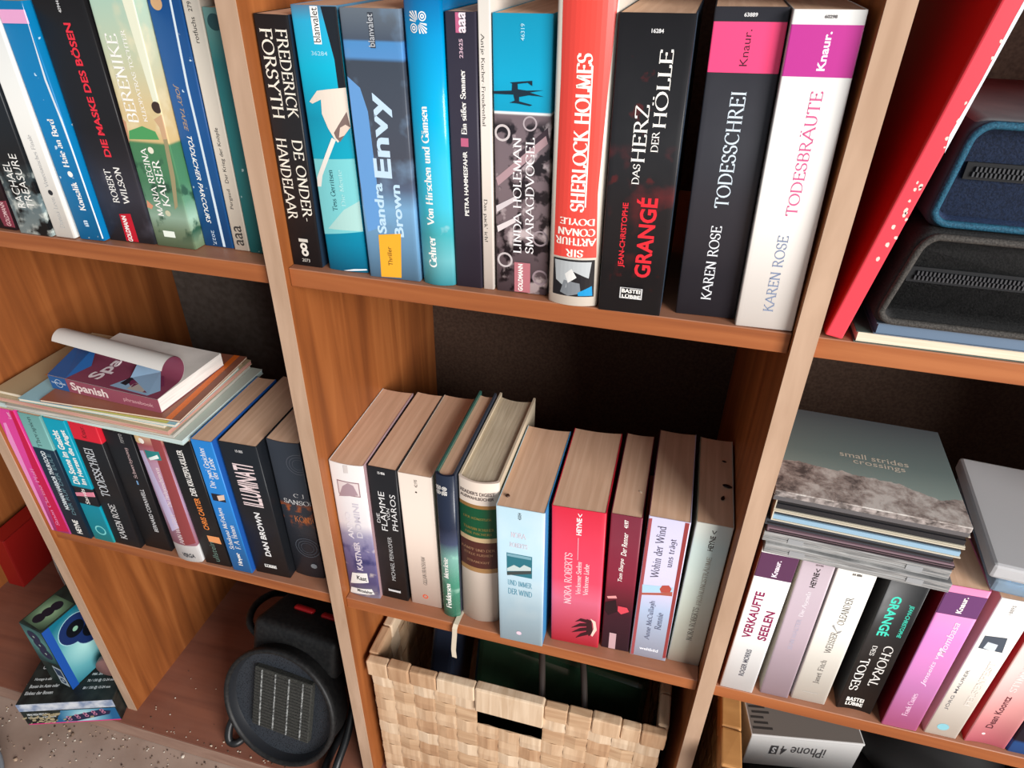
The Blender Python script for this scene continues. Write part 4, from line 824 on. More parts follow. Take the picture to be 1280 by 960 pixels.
# ------------------------------------------------------------------ books
def make_book(row, label, q, m, prints):
    x, y, w, h, lean, yaw = q
    z = {'T': Z1, 'L': Z2, 'M': Z2, 'R': Z2}[row[0]] if row in ('TL',) else (Z1 if row == 'MT' else Z2)
    z += max(0, w * math.sin(lean)) + 0.0002
    hard = m.get('hard'); bulge = m.get('bulge', 0.0); d = m.get('d', .125)
    rough = m.get('gloss', 0.42)
    groups = {'TL': 'books on the upper left shelf', 'MT': 'books on the upper middle shelf', 'LL': 'books on the lower left shelf', 'ML': 'books on the lower middle shelf', 'RL': 'books on the lower right shelf'}
    root = thing('hardcover_book' if hard else 'paperback_book', label, 'book', (x, y, z), (0, lean, yaw), groups[row])
    t = 0.0022 if hard else 0.0006
    rr = min(0.0016 if hard else 0.0010, w * .2)
    def sy(u):
        c = (2 * u - 1) ** 2
        yy = bulge * c if bulge >= 0 else -bulge * (1 - c)
        dx = min(u, 1 - u) * w
        if dx < rr: yy += rr - math.sqrt(max(rr * rr - (rr - dx) ** 2, 0))
        return yy
    N = 12
    us = sorted(set([0, rr / w * .15, rr / w * .5, rr / w] + [i / N for i in range(1, N)] + [1 - rr / w, 1 - rr / w * .5, 1 - rr / w * .15, 1]))
    outer = [(0, d)] + [(u * w, sy(u)) for u in us] + [(w, d)]
    inner = [(t, d)] + [(t + u * (w - 2 * t), sy(u) + t) for u in us] + [(w - t, d)]
    bm = bmesh.new(); uvl = bm.loops.layers.uv.new('UVMap')
    zs = [0, h]
    O = [[bm.verts.new((px, py, zz)) for px, py in outer] for zz in zs]
    I = [[bm.verts.new((px, py, zz)) for px, py in inner] for zz in zs]
    n = len(outer)
    for i in range(n - 1):
        mi = 1 if i == 0 else (2 if i == n - 2 else 0)
        fo = bm.faces.new((O[0][i], O[0][i + 1], O[1][i + 1], O[1][i])); fo.material_index = mi
        if mi == 0: fo.smooth = True
        for q4 in ((I[0][i + 1], I[0][i], I[1][i], I[1][i + 1]), (O[1][i], O[1][i + 1], I[1][i + 1], I[1][i]), (O[0][i + 1], O[0][i], I[0][i], I[0][i + 1])):
            f = bm.faces.new(q4); f.material_index = mi
    for e in (0, n - 1):
        bm.faces.new((O[0][e], O[1][e], I[1][e], I[0][e]))
    for f in bm.faces:
        for lp in f.loops: lp[uvl].uv = (lp.vert.co.x / w, lp.vert.co.z / h)
    sm = spine_mat(m['spine'], m.get('noise', ()), rough)
    lm = plain(m['left'], rough) if 'left' in m else sm
    rm = plain(m['right'], rough) if 'right' in m else sm
    cov = link('cover', bm, [sm, lm, rm], root)
    # page block
    ins = 0.0032 if hard else 0.0003
    pb = bmesh.new()
    fd = d - (0.004 if hard else 0.0004)
    sag = w * (.10 if hard else .04)
    front = [(t + .0002 + u * (w - 2 * t - .0004), sy(u) + t + (.003 if hard else .0001)) for u in us]
    back = [(w - t - .0002 - k / 6 * (w - 2 * t - .0004), fd - sag * (1 - (k / 3 - 1) ** 2)) for k in range(7)]
    prism(pb, front + back, ins, h - ins)
    link('page_block', pb, M_PAGES_CREAM if m.get('cream') else (M_PAGES if not (hard and 'gloss' in m and m['gloss'] == .25) else M_PAGES), root)
    # prints
    bend = abs(bulge) > .0012
    edge_cuts = [rr / w * q_ for q_ in (.15, .5, 1)] + [1 - rr / w * q_ for q_ in (1, .5, .15)]
    mid_cuts = [k / 12 for k in range(1, 12)] if bend else []
    for i, pr in enumerate(prints):
        off = .00007 + i * .000028
        mp = lambda u, v, off=off: (u * w, sy(u) - off, v * h)
        nm, kind = pr[0], pr[1]
        if kind == 't':
            _, _, txt, o, font, col, u0, u1, v0, v1 = pr
            if bend: off += .0001
            pts, fs = place_text(txt, font, o, u0, u1, v0, v1)
        elif kind == 'p':
            col = pr[2]; pts = pr[3]; fs = [tuple(range(len(pts)))]
        elif kind == 'b':
            _, _, col, u0, u1, v0, v1 = pr; pts = [(u0, v0), (u1, v0), (u1, v1), (u0, v1)]; fs = [(0, 1, 2, 3)]
        elif kind == 'd':
            _, _, col, cu, cv, r, r0 = pr
            P_, fs = disc_pts(0, 0, r / 1000, r0 / 1000); pts = [(cu + px / w, cv + py / h) for px, py in P_]
        elif kind == 'x':
            _, _, col, u0, u1, v0, v1 = pr; pts, fs = [], []
            for k in range(5):
                a0 = math.pi / 2 + .08 + k * (math.pi / 2) / 5; a1 = a0 + .15
                for sgn in (0, math.pi):
                    b0 = len(pts)
                    for (a, r) in ((a0, .12), (a1, .12), (a1, .66), (a0, .66)):
                        cx, cy = max(-.5, min(.5, r * math.cos(a + sgn))), max(-.5, min(.5, r * math.sin(a + sgn)))
                        pts.append(((u0 + u1) / 2 + cx * (u1 - u0), (v0 + v1) / 2 + cy * (v1 - v0)))
                    fs.append((b0, b0 + 1, b0 + 2, b0 + 3))
            for (cx, cy) in ((.27, .27), (-.27, -.27)):
                for (r, r0) in ((.22, .17), (.11, .05)):
                    P_, F_ = disc_pts(cx, cy, r, r0, 16); b0 = len(pts)
                    pts += [((u0 + u1) / 2 + px * (u1 - u0), (v0 + v1) / 2 + py * (v1 - v0)) for px, py in P_]
                    fs += [tuple(b0 + q_ for q_ in f) for f in F_]
        pts = clampuv(pts)
        lo_, hi_ = min(p_[0] for p_ in pts), max(p_[0] for p_ in pts)
        cuts = [c_ for c_ in edge_cuts + mid_cuts if lo_ < c_ < hi_]
        flat_print(nm, pts, fs, mp, plain(col, rough if kind != 't' else .4), cov, cuts)
    return root

LABELS = {}
for row, label, q, m, prints in BOOKS:
    b = make_book(row, label, q, m, prints)
    LABELS[label] = b

# ribbon bookmark of the narrow hardcover
rb = LABELS['narrow hardcover fading from navy to sea green, with a cream ribbon at its foot']
bm = bmesh.new()
path = [(.020, .014, .0012), (.019, .004, .0012), (.0185, -.0088, .0012), (.018, -.0122, -.003), (.0175, -.0122, -.014), (.0165, -.0122, -.026), (.0155, -.0125, -.040), (.0165, -.0135, -.052)]
V = [(bm.verts.new((px - .0028, py, pz)), bm.verts.new((px + .0028, py - .0006, pz))) for px, py, pz in path]
for A, B in zip(V, V[1:]): bm.faces.new((A[0], A[1], B[1], B[0]))
o = link('ribbon_bookmark', bm, plain((214, 200, 178), .8), rb)
o.modifiers.new('thickness', 'SOLIDIFY').thickness = .0004

# insects' husks lying on the page edges, one bead standing in for a hole
def husk(x, y, z, rx, ry, rot, col, label):
    bm = bmesh.new(); bmesh.ops.create_icosphere(bm, subdivisions=2, radius=1)
    for v in bm.verts:
        k = 1 - .25 * (v.co.x > .3)
        v.co = Vector((v.co.x * rx, v.co.y * ry * k, v.co.z * ry * .45))
    o = link('husk_hole_speck', bm, plain(col, .35), None, True)
    o.location = (x, y, z + ry * .45); o.rotation_euler = (0, 0, rot)
    tag(o, label, 'husk', 'husks lying on book tops')
zt = Z2 + .1992
husk(.4025, .0785, zt, .0048, .0024, -.2, (26, 16, 14), 'larger dark oval husk on the pale grey-green book')
husk(.3985, .0605, zt, .0036, .0018, 1.3, (30, 18, 16), 'dark upright husk nearest the front on the pale grey-green book')
husk(.3995, .1165, zt, .0024, .0013, -.3, (36, 22, 18), 'tiny dark husk farthest back on the pale grey-green book')
husk(.3235, .0560, Z2 + .1927, .0022, .0011, -.8, (226, 205, 180), 'tiny pale grain on top of the narrow maroon book')
husk(.2025, .0165, Z2 + .1921, .0024, .0024, .0, (58, 34, 24), 'round brown bead standing in for a hole in the pale blue book')  # bead added where the page tops have a dark hole

# ------------------------------------------------------------------ magazines and phrasebook, left
def sheet_stack(name, label, cat, x0, x1, y0, y1, z0, th, rot, cover, edge, group, prints=(), sag=0.0, bev=.0006):
    root = thing(name, label, cat, ((x0 + x1) / 2, (y0 + y1) / 2, z0), (0, 0, R_(rot)), group)
    w, d = x1 - x0, y1 - y0
    bm = bmesh.new()
    def top(u, v): return ((u - .5) * w, (v - .5) * d, th - sag * (1 - u) ** 2)
    def bot(u, v): return ((u - .5) * w, (v - .5) * d, -sag * (1 - u) ** 2 * 0 + 0)
    pb = bmesh.new()
    box(pb, -w / 2 + .0006, w / 2 - .0006, -d / 2 + .0006, d / 2 - .0006, .0003, th - .0003)
    link('pages', pb, edge, root)
    box(bm, -w / 2, w / 2, -d / 2, d / 2, th - .0003, th)
    cov = link('front_cover', bm, cover, root)
    box_ = newbox(-w / 2, w / 2, -d / 2, d / 2, 0, .0003)
    link('back_cover', box_, cover, root)
    for i, pr in enumerate(prints):
        mp = lambda u, v, k=i: ((u - .5) * w, (v - .5) * d, th + .00008 + k * .00004)
        if pr[0] == 'poly': flat_print('cover_picture', pr[2], [tuple(range(len(pr[2])))], mp, plain(pr[1], .5), cov)
        else:
            pts, fs = place_text(pr[1], pr[2], pr[3], *pr[5:9]); flat_print('cover_lettering', pts, fs, mp, plain(pr[4], .5), cov)
    return root

M_NEWS = streak_mat('newsprint_edges', (150, 148, 140), (204, 200, 190), 9.0, (3.0, 3.0, 160.0), .95)
M_ROSE = streak_mat('rose_page_edges', (170, 104, 100), (206, 168, 150), 9.0, (2.0, 2.0, 130.0), .9)
M_CREAMP = streak_mat('cream_paper_edges', (196, 182, 160), (226, 214, 196), 9.0, (2.0, 2.0, 150.0), .9)
M_BLUEP = streak_mat('pale_blue_page_edges', (160, 186, 186), (205, 216, 212), 9.0, (2.0, 2.0, 150.0), .9)
mg = 'magazines piled on the lower left books'
zz = Z2 + .1965
zz = -.1993
sheet_stack('magazine', 'bottom magazine of the pile, pale blue-white page edges', 'magazine', -.382, -.140, 0.004, 0.150, zz, .006, -1.0, plain((196, 206, 196), .5), M_BLUEP, mg); zz += .0062
sheet_stack('magazine', 'grey newsprint magazine with ragged edge, second from the bottom of the pile', 'magazine', -.362, -.152, 0.001, 0.145, zz, .0045, .8, plain((170, 168, 158), .7), M_NEWS, mg); zz += .0047
sheet_stack('magazine', 'magazine with rose-red page edges in the middle of the pile', 'magazine', -.383, -.153, 0.002, 0.150, zz, .0055, -.8, plain((190, 172, 140), .55), M_ROSE, mg); zz += .0057
sheet_stack('magazine', 'sand coloured magazine with orange title letters sticking out at the left of the pile', 'magazine', -.380, -.158, 0.006, 0.140, zz, .0042, -1.5, plain((176, 158, 124), .45), M_CREAMP, mg,
            [('text', 'HALLO', 'bold', 'up', (206, 132, 66), .13, .2, .3, .95), ('poly', (120, 165, 180), [(.18, .25), (.5, .2), (.5, .7), (.3, .75)])]); zz += .0044
sheet_stack('magazine', 'light blue and yellow magazine directly below the orange one', 'magazine', -.338, -.147, 0.001, 0.118, zz, .0032, 1.5, plain((150, 196, 206), .4), M_CREAMP, mg,
            [('poly', (206, 204, 110), [(.35, .0), (.95, .0), (.95, .25), (.5, .22)]), ('poly', (200, 90, 60), [(.2, .3), (.3, .28), (.3, .36)])]); zz += .0034
sheet_stack('magazine', 'thin magazine with orange and brown cover under the phrasebook', 'magazine', -.312, -.146, 0.004, 0.135, zz, .0024, 3.0, plain((148, 92, 72), .45), M_CREAMP, mg,
            [('poly', (226, 112, 40), [(.90, .0), (.945, .0), (.945, 1), (.90, 1)]), ('poly', (205, 190, 170), [(.80, .35), (.87, .42), (.87, .55), (.80, .48)]), ('poly', (90, 60, 50), [(.80, .62), (.86, .66), (.86, .8), (.8, .76)])]); zz += .0026

pw, pd, ph = .144, .100, .0165
ph_root = thing('phrasebook', 'maroon pocket phrasebook with curled-up cover on top of the magazine pile', 'book', (-.3125, .0225, zz + .0001), (0, 0, R_(-3.2)))
M_MAR = plain((128, 62, 82), .4); M_BLU = plain((36, 84, 140), .4); M_INS = plain((214, 210, 204), .7)
link('page_block', newbox(.0006, pw - .0006, .0006, pd, .0004, ph - .0003), M_PAPER, ph_root)
link('back_cover', newbox(0, pw, 0, pd, 0, .0004), M_MAR, ph_root)
spn = link('spine', newbox(0, pw, -.0004, .0004, 0, ph), plain((140, 72, 88), .4), ph_root)
mp = lambda u, v: (u * pw, -.0005, v * ph)
flat_print('spine_band', [(0, 0), (.165, 0), (.165, 1), (0, 1)], [(0, 1, 2, 3)], mp, M_BLU, spn)
mp2 = lambda u, v: (u * pw, -.0006, v * ph)
P_, F_ = place_text('Spanish', 'bold', 'h', .2, .54, .06, .86); flat_print('title_lettering', P_, F_, mp2, plain((226, 208, 204), .4), spn)
P_, F_ = place_text('phrasebook', 'bold', 'h', .68, .95, .25, .62); flat_print('title_lettering', P_, F_, mp2, plain((190, 140, 146), .4), spn)
P_, F_ = place_text('lonely planet', 'sans', 'h', .02, .15, .42, .62); flat_print('publisher_lettering', P_, F_, mp2, plain((226, 232, 238), .4), spn)
P_, F_ = disc_pts(.085 * pw, .5 * ph, .0052, .0046); flat_print('publisher_logo', [(a / pw, b / ph) for a, b in P_], F_, mp2, plain((200, 214, 226), .4), spn)
# curled front cover: lies flat near the spine, then rolls up and back over itself
def curl(off):
    def f(u, v):
        fl = .047 - .018 * u           # flat depth before the roll
        rad = .0130 + .0030 * u
        s = v * (.104 - .008 * u)
        x = u * pw
        if s < fl: return (x, s - .0004, ph + .0003 + off + .0012 * s / fl)
        a = (s - fl) / rad
        y = fl + math.sin(a) * (rad - off); z_ = ph + .0015 + rad - math.cos(a) * (rad - off)
        return (x - .020 * (1 - u) * min(a / 2.5, 1.2), y, z_)
    return f
bm = bmesh.new(); grid_sheet(bm, curl(.0004), 16, 60)
fc = link('curled_front_cover', bm, M_MAR, ph_root, True)
bm = bmesh.new(); grid_sheet(bm, curl(0), 16, 60)
link('cover_inside', bm, M_INS, fc, True)
cf = curl(.0004)
def on_cover(u, v):   # u along spine, v 0..1 over the flat part
    x, y, z_ = cf(u, v * .048 / .104); return (x, y, z_ + .00012)
flat_print('blue_panel', [(.0, .0), (.17, .0), (.22, .6), (.17, 1.3), (0, 1.3)], [tuple(range(5))], on_cover, M_BLU, fc)
flat_print('sky_panel', [(.55, .1), (.62, .5), (.6, 1.2), (.8, .9), (.95, .3), (.9, .05)], [tuple(range(6))], on_cover, plain((140, 170, 196), .4), fc)
up_ = lambda u, v: (lambda p: (p[0], p[1], p[2] + .0001))(on_cover(u, v))
flat_print('arch_picture', [(.64, .35), (.72, .75), (.85, .8), (.93, .5), (.9, .15), (.84, .12), (.84, .4), (.74, .42), (.72, .2)], [tuple(range(9))], up_, plain((112, 46, 76), .4), fc)
flat_print('car_picture', [(.70, .12), (.86, .12), (.86, .38), (.76, .46), (.70, .34)], [tuple(range(5))], up_, plain((176, 166, 158), .4), fc)
flat_print('figure_picture', [(.6, .25), (.66, .22), (.67, .55), (.62, .62)], [(0, 1, 2, 3)], up_, plain((38, 32, 40), .4), fc)
P_, F_ = place_text('Spanish', 'bold', 'up', .30, .45, .2, 1.9); P_ = [(a, min(b, 1.35)) for a, b in P_]
flat_print('title_lettering', P_, F_, up_, plain((226, 212, 214), .4), fc)
P_, F_ = place_text('lonely planet', 'sans', 'up', .06, .12, .3, 1.0); flat_print('publisher_lettering', P_, F_, up_, plain((190, 204, 220), .4), fc)

# ------------------------------------------------------------------ compact discs on the lower right books
cdg = 'compact discs stacked on the lower right books'
def clear_plastic(name, col=(200, 205, 208), rough=.15, alpha=.35):
    m = bpy.data.materials.new(name); m.use_nodes = True
    nt, ns, ls, b = nodes_of(m)
    b.inputs['Base Color'].default_value = lin(col); b.inputs['Roughness'].default_value = rough
    b.inputs['Transmission Weight'].default_value = 1 - alpha; b.inputs['IOR'].default_value = 1.15
    return m
M_CLEAR = clear_plastic('clear_plastic')
M_MILKY = clear_plastic('milky_plastic', (206, 206, 208), .3, .7)
M_SCRATCH = streak_mat('scratched_clear_plastic_edge', (96, 97, 98), (176, 175, 173), 10.0, (4.0, 1.0, 120.0), .3)
cx0, cx1, cy0, cy1 = .4285, .5695, -.002, .1235
zc = -.1872
def jewel(label, rot, dx, dy, tray, th=.0102):
    global zc
    r = thing('cd_jewel_case', label, 'cd case', ((cx0 + cx1) / 2 + dx, (cy0 + cy1) / 2 + dy, zc), (0, 0, R_(rot)), cdg)
    w, d = .142, .125
    link('tray', newbox(-w / 2 + .002, w / 2 - .002, -d / 2 + .003, d / 2 - .003, .0022, th - .0018), tray, r)
    link('base_shell', newbox(-w / 2, w / 2, -d / 2, d / 2, 0, th * .5 - .0002, .0005, 1), M_SCRATCH, r)
    l = link('lid', newbox(-w / 2, w / 2, -d / 2, d / 2, th * .5 + .0002, th, .0005, 1), M_SCRATCH, r)
    for sx in (-.045, .045):
        link('lid_notch', newbox(sx - .006, sx + .006, -d / 2 - .0004, -d / 2 + .001, th * .25, th * .75), plain((150, 152, 154), .3), l)
    zc += th + .0003
    return r
def digipak(label, rot, dx, dy, outer, inner, band, th=.0105):
    global zc
    r = thing('cd_digipak', label, 'cd case', ((cx0 + cx1) / 2 + dx, (cy0 + cy1) / 2 + dy, zc), (0, 0, R_(rot)), cdg)
    w, d = .1405, .125
    bm = bmesh.new()   # C-shaped card wrap, open to the front
    prism(bm, [(-w / 2, 0), (w / 2, 0), (w / 2, .0009), (-w / 2 + .0009, .0009), (-w / 2 + .0009, th - .0009), (w / 2, th - .0009), (w / 2, th), (-w / 2, th)], -d / 2, d / 2)
    for v in bm.verts: v.co = Vector((v.co.x, v.co.z, v.co.y))
    link('card_wrap', bm, outer, r)
    link('tray', newbox(-w / 2 + .0012, w / 2 - .001, -d / 2 + .001, d / 2, .0012, th * .52), band, r)
    link('booklet', newbox(-w / 2 + .0012, w / 2 - .002, -d / 2 + .002, d / 2, th * .56, th - .0012), inner, r)
    zc += th + .0003
    return r
def sleeve(label, rot, dx, dy, col, th=.0036):
    global zc
    r = thing('cd_card_sleeve', label, 'cd sleeve', ((cx0 + cx1) / 2 + dx, (cy0 + cy1) / 2 + dy, zc), (0, 0, R_(rot)), cdg)
    link('sleeve', newbox(-.07, .07, -.0625, .0625, 0, th, .0005, 1), plain(col, .4), r)
    link('opening', newbox(-.068, .0705, -.0628, -.06, th * .35, th * .65), plain((20, 20, 24), .5), r)
    zc += th + .0002
    return r
jewel('clear cd case with a cut-back corner, lowest of the cd stack', -2.4, .006, -.002, plain((168, 166, 162), .5))
jewel('scuffed clear cd case, second from the bottom of the cd stack', -2.2, .0028, .001, plain((176, 174, 172), .5))
sleeve('dark plum card sleeve, lowest of three in the cd stack', -1.8, .003, .001, (70, 54, 64))
sleeve('greyish pink card sleeve between two dark sleeves in the cd stack', -1.6, .002, -.001, (120, 96, 104))
sleeve('charcoal card sleeve, uppermost of three in the cd stack', -2.2, .0, .001, (56, 60, 66), .006)
digipak('pale blue card cd case, third from the top of the cd stack', -1.9, .004, .001, plain((206, 196, 176), .5), plain((44, 50, 56), .5), plain((142, 174, 196), .5))
digipak('cream-edged black card cd case under the mountain cover', -1.8, .004, .002, plain((190, 182, 164), .5), plain((26, 26, 29), .5), plain((34, 34, 38), .5), .0115)
top_th = .0102
r = thing('cd_jewel_case', 'topmost cd of the stack, grey-green cover with snowy mountain ridge', 'cd case', ((cx0 + cx1) / 2 + .0010, (cy0 + cy1) / 2, zc), (0, 0, R_(-1.7)), cdg)
w, d = .142, .125
link('base_shell', newbox(-w / 2, w / 2, -d / 2, d / 2, 0, top_th * .45, .0005, 1), plain((92, 90, 92), .25), r)
link('tray_spine', newbox(-w / 2 + .001, w / 2 - .001, -d / 2 - .0003, -d / 2 + .004, top_th * .46, top_th * .9), streak_mat('mountain_edge_print', (70, 64, 62), (170, 160, 156), 30, (6, 1, 6), .3), r)
def mountain_mat():
    m = bpy.data.materials.new('mountain_cover_print'); m.use_nodes = True
    nt, ns, ls, b = nodes_of(m)
    tc = ns.new('ShaderNodeTexCoord'); sp = ns.new('ShaderNodeSeparateXYZ'); ls.new(tc.outputs['Object'], sp.inputs[0])
    mr = ns.new('ShaderNodeMapRange'); mr.inputs['From Min'].default_value = -.0625; mr.inputs['From Max'].default_value = .0625; ls.new(sp.outputs[1], mr.inputs['Value'])
    sky = ramp_node(ns, [(.2, lin((140, 156, 150))), (.5, lin((108, 124, 122))), (1, lin((82, 88, 92)))]); ls.new(mr.outputs[0], sky.inputs[0])
    n = ns.new('ShaderNodeTexNoise'); n.inputs['Scale'].default_value = 58; n.inputs['Distortion'].default_value = .25; n.inputs['Detail'].default_value = 12; n.inputs['Roughness'].default_value = .7; ls.new(tc.outputs['Object'], n.inputs['Vector'])
    rock = ramp_node(ns, [(.36, lin((84, 76, 74))), (.47, lin((150, 138, 132))), (.6, lin((196, 190, 184)))]); ls.new(n.outputs['Fac'], rock.inputs[0])
    # ridge line height as a function of x
    mx = ns.new('ShaderNodeMapRange'); mx.inputs['From Min'].default_value = -.071; mx.inputs['From Max'].default_value = .071; ls.new(sp.outputs[0], mx.inputs['Value'])
    rl = ramp_node(ns, [(0, (.30,) * 3 + (1,)), (.18, (.31,) * 3 + (1,)), (.35, (.29,) * 3 + (1,)), (.55, (.27,) * 3 + (1,)), (.68, (.27,) * 3 + (1,)), (.82, (.20,) * 3 + (1,)), (.88, (.18,) * 3 + (1,)), (1, (.22,) * 3 + (1,))]); ls.new(mx.outputs[0], rl.inputs[0])
    n2 = ns.new('ShaderNodeTexNoise'); n2.inputs['Scale'].default_value = 90; n2.inputs['Detail'].default_value = 5; ls.new(tc.outputs['Object'], n2.inputs['Vector'])
    ad = ns.new('ShaderNodeMath'); ad.operation = 'MULTIPLY_ADD'; ad.inputs[1].default_value = .07; ls.new(n2.outputs['Fac'], ad.inputs[0]); ls.new(rl.outputs[0], ad.inputs[2])
    lt = ns.new('ShaderNodeMath'); lt.operation = 'LESS_THAN'; ls.new(mr.outputs[0], lt.inputs[0]); ls.new(ad.outputs[0], lt.inputs[1])
    ls.new(mixrgb(ns, ls, lt.outputs[0], sky.outputs[0], rock.outputs[0]), b.inputs['Base Color'])
    b.inputs['Roughness'].default_value = .38
    return m
lid = link('lid', newbox(-w / 2, w / 2, -d / 2, d / 2, top_th * .5, top_th, .0004, 1), [mountain_mat()], r)
mp = lambda u, v: ((u - .5) * w, (v - .5) * d, top_th + .00012)
for txt, a in (('small strides', (.38, .76, .50, .555)), ('crossings', (.45, .735, .425, .49))):
    P_, F_ = place_text(txt, 'sans', 'h', *a); flat_print('title_lettering', P_, F_, mp, plain((196, 188, 172), .4), lid)

# two plastic cases at the far right
dg_ = 'plastic cases on the lower right books'
for i, (z0, th, col, lab, mt) in enumerate(((Z2 + .2006 + .0, .0135, (150, 175, 195), 'lower blue-tinted plastic case at the right edge, on the ivory book', 0), (Z2 + .2006 + .0142, .0145, (200, 200, 202), 'upper milky plastic case at the right edge of the picture', 1))):
    r = thing('plastic_case', lab, 'case', (.706 - .006 * i, .070, z0), (0, 0, R_(-4)), dg_)
    link('inlay', newbox(-.086, .086, -.066, .066, .003, th - .002, .001, 1), plain((150, 146, 146) if mt else (112, 146, 176), .5), r)
    link('case_shell', newbox(-.095, .095, -.071, .071, 0, th, .003, 2), M_MILKY if mt else clear_plastic('blue_clear_plastic', (176, 200, 220), .2, .4), r, False)

# ------------------------------------------------------------------ upper right compartment
def red_mat():
    m = speckle_mat('worn_red_board', (196, 30, 36), (206, 36, 40), 30, .3, .7, .35)
    return m
r = thing('binder', 'tall red binder with flaking white spots leaning to the right', 'binder', (.4305, .0060, Z1 + .0026), (0, R_(10.0), R_(0)))
RED = plain((200, 18, 26), .38); SPN = plain((222, 62, 76), .38)
link('back_board', newbox(0, .0022, .003, .235, 0, .30, .0006, 1), RED, r)
link('front_board', newbox(.0098, .012, .003, .235, 0, .30, .0006, 1), RED, r)
sp_ = link('spine', newbox(.0, .012, 0, .003, 0, .30, .0012, 2), SPN, r)
link('papers', newbox(.0024, .0096, .004, .225, .002, .295), M_PAPER, r)
for k in range(26):
    v = random.uniform(.05, .225); u = random.uniform(.0062, .0112) if v < .13 else random.uniform(.0085, .0113)
    if v > .14: v = .14 + (v - .14) * 1.0
    rad = random.uniform(.0006, .0017)
    pts = [(u + rad * math.cos(a_ * .9) * random.uniform(.6, 1.1), v + 1.3 * rad * math.sin(a_ * .9) * random.uniform(.6, 1.1)) for a_ in range(7)]
    pts = [(min(a, .0117), b) for a, b in pts]
    flat_print('flaked_spot', pts, [tuple(range(7))], lambda a, b: (a, -.00012, b), plain((226, 200, 190), .8), sp_)
flat_print('flaked_edge', [(.0095, .14), (.0119, .13), (.0119, .29), (.0108, .29), (.0100, .2), (.0105, .17)], [tuple(range(6))], lambda a, b: (a, -.00014, b), plain((222, 226, 232), .8), sp_)

def flat_book(label, x0, x1, y0, y1, z0, th, rot, cover, edge, barcode=False):
    r = thing('paperback_book', label, 'book', (x0, y0, z0), (0, 0, R_(rot)), 'books lying flat in the upper right compartment')
    w, d = x1 - x0, y1 - y0
    link('page_block', newbox(.0015, w - .001, .0008 if not barcode else .0, d - .001, .0007, th - .0007), edge, r)
    link('back_cover', newbox(0, w, 0, d, 0, .0006), cover, r)
    c = link('front_cover', newbox(0, w, 0, d, th - .0006, th), cover, r)
    return r, c
r, c = flat_book('cream-edged thin book lying lowest beside the red binder', .4495, .640, .006, .146, Z1 + .0002, .0085, .8, plain((70, 82, 76), .5), streak_mat('cream_flat_pages', (206, 190, 166), (230, 214, 192), 9, (2, 2, 150), .9))
for k in range(9):
    flat_print('barcode_bar', [(.025 + k * .0028, .002), (.026 + k * .0028 + (k % 3) * .0005, .002), (.026 + k * .0028 + (k % 3) * .0005, .010), (.025 + k * .0028, .010)], [(0, 1, 2, 3)], lambda a, b: (a, b, .0086), plain((20, 20, 20), .5), c)
r, c = flat_book('slate blue thin book lying under the black zip case', .4595, .650, .004, .140, Z1 + .009, .0085, .6, plain((92, 104, 118), .4), plain((92, 112, 134), .5))

M_FAB_BLACK = speckle_mat('black_nylon', (20, 20, 21), (34, 34, 34), 900, .4, .6, .75, .4)
M_FAB_NAVY = speckle_mat('navy_nylon', (22, 34, 58), (34, 50, 80), 900, .4, .6, .7, .4)
M_DUSTY_NAVY = streak_mat('dusty_navy_top', (30, 38, 52), (52, 58, 66), 4, (4, 4, 4), .85, ((104, 106, 106), .85))
M_PIPE_TEAL = streak_mat('teal_piping', (14, 58, 80), (34, 92, 116), 60, (14, 14, 14), .7, None, .5)
M_PIPE_BLACK = streak_mat('black_piping', (42, 40, 38), (78, 74, 70), 60, (14, 14, 14), .8, None, .5)
def rounded_rect(w, h, r, n=6):
    P_ = []
    for (cx, cy, a0) in ((w - r, h - r, 0), (r, h - r, 90), (r, r, 180), (w - r, r, 270)):
        for k in range(n + 1):
            a = R_(a0 + 90 * k / n); P_.append((cx + r * math.cos(a), cy + r * math.sin(a)))
    return P_
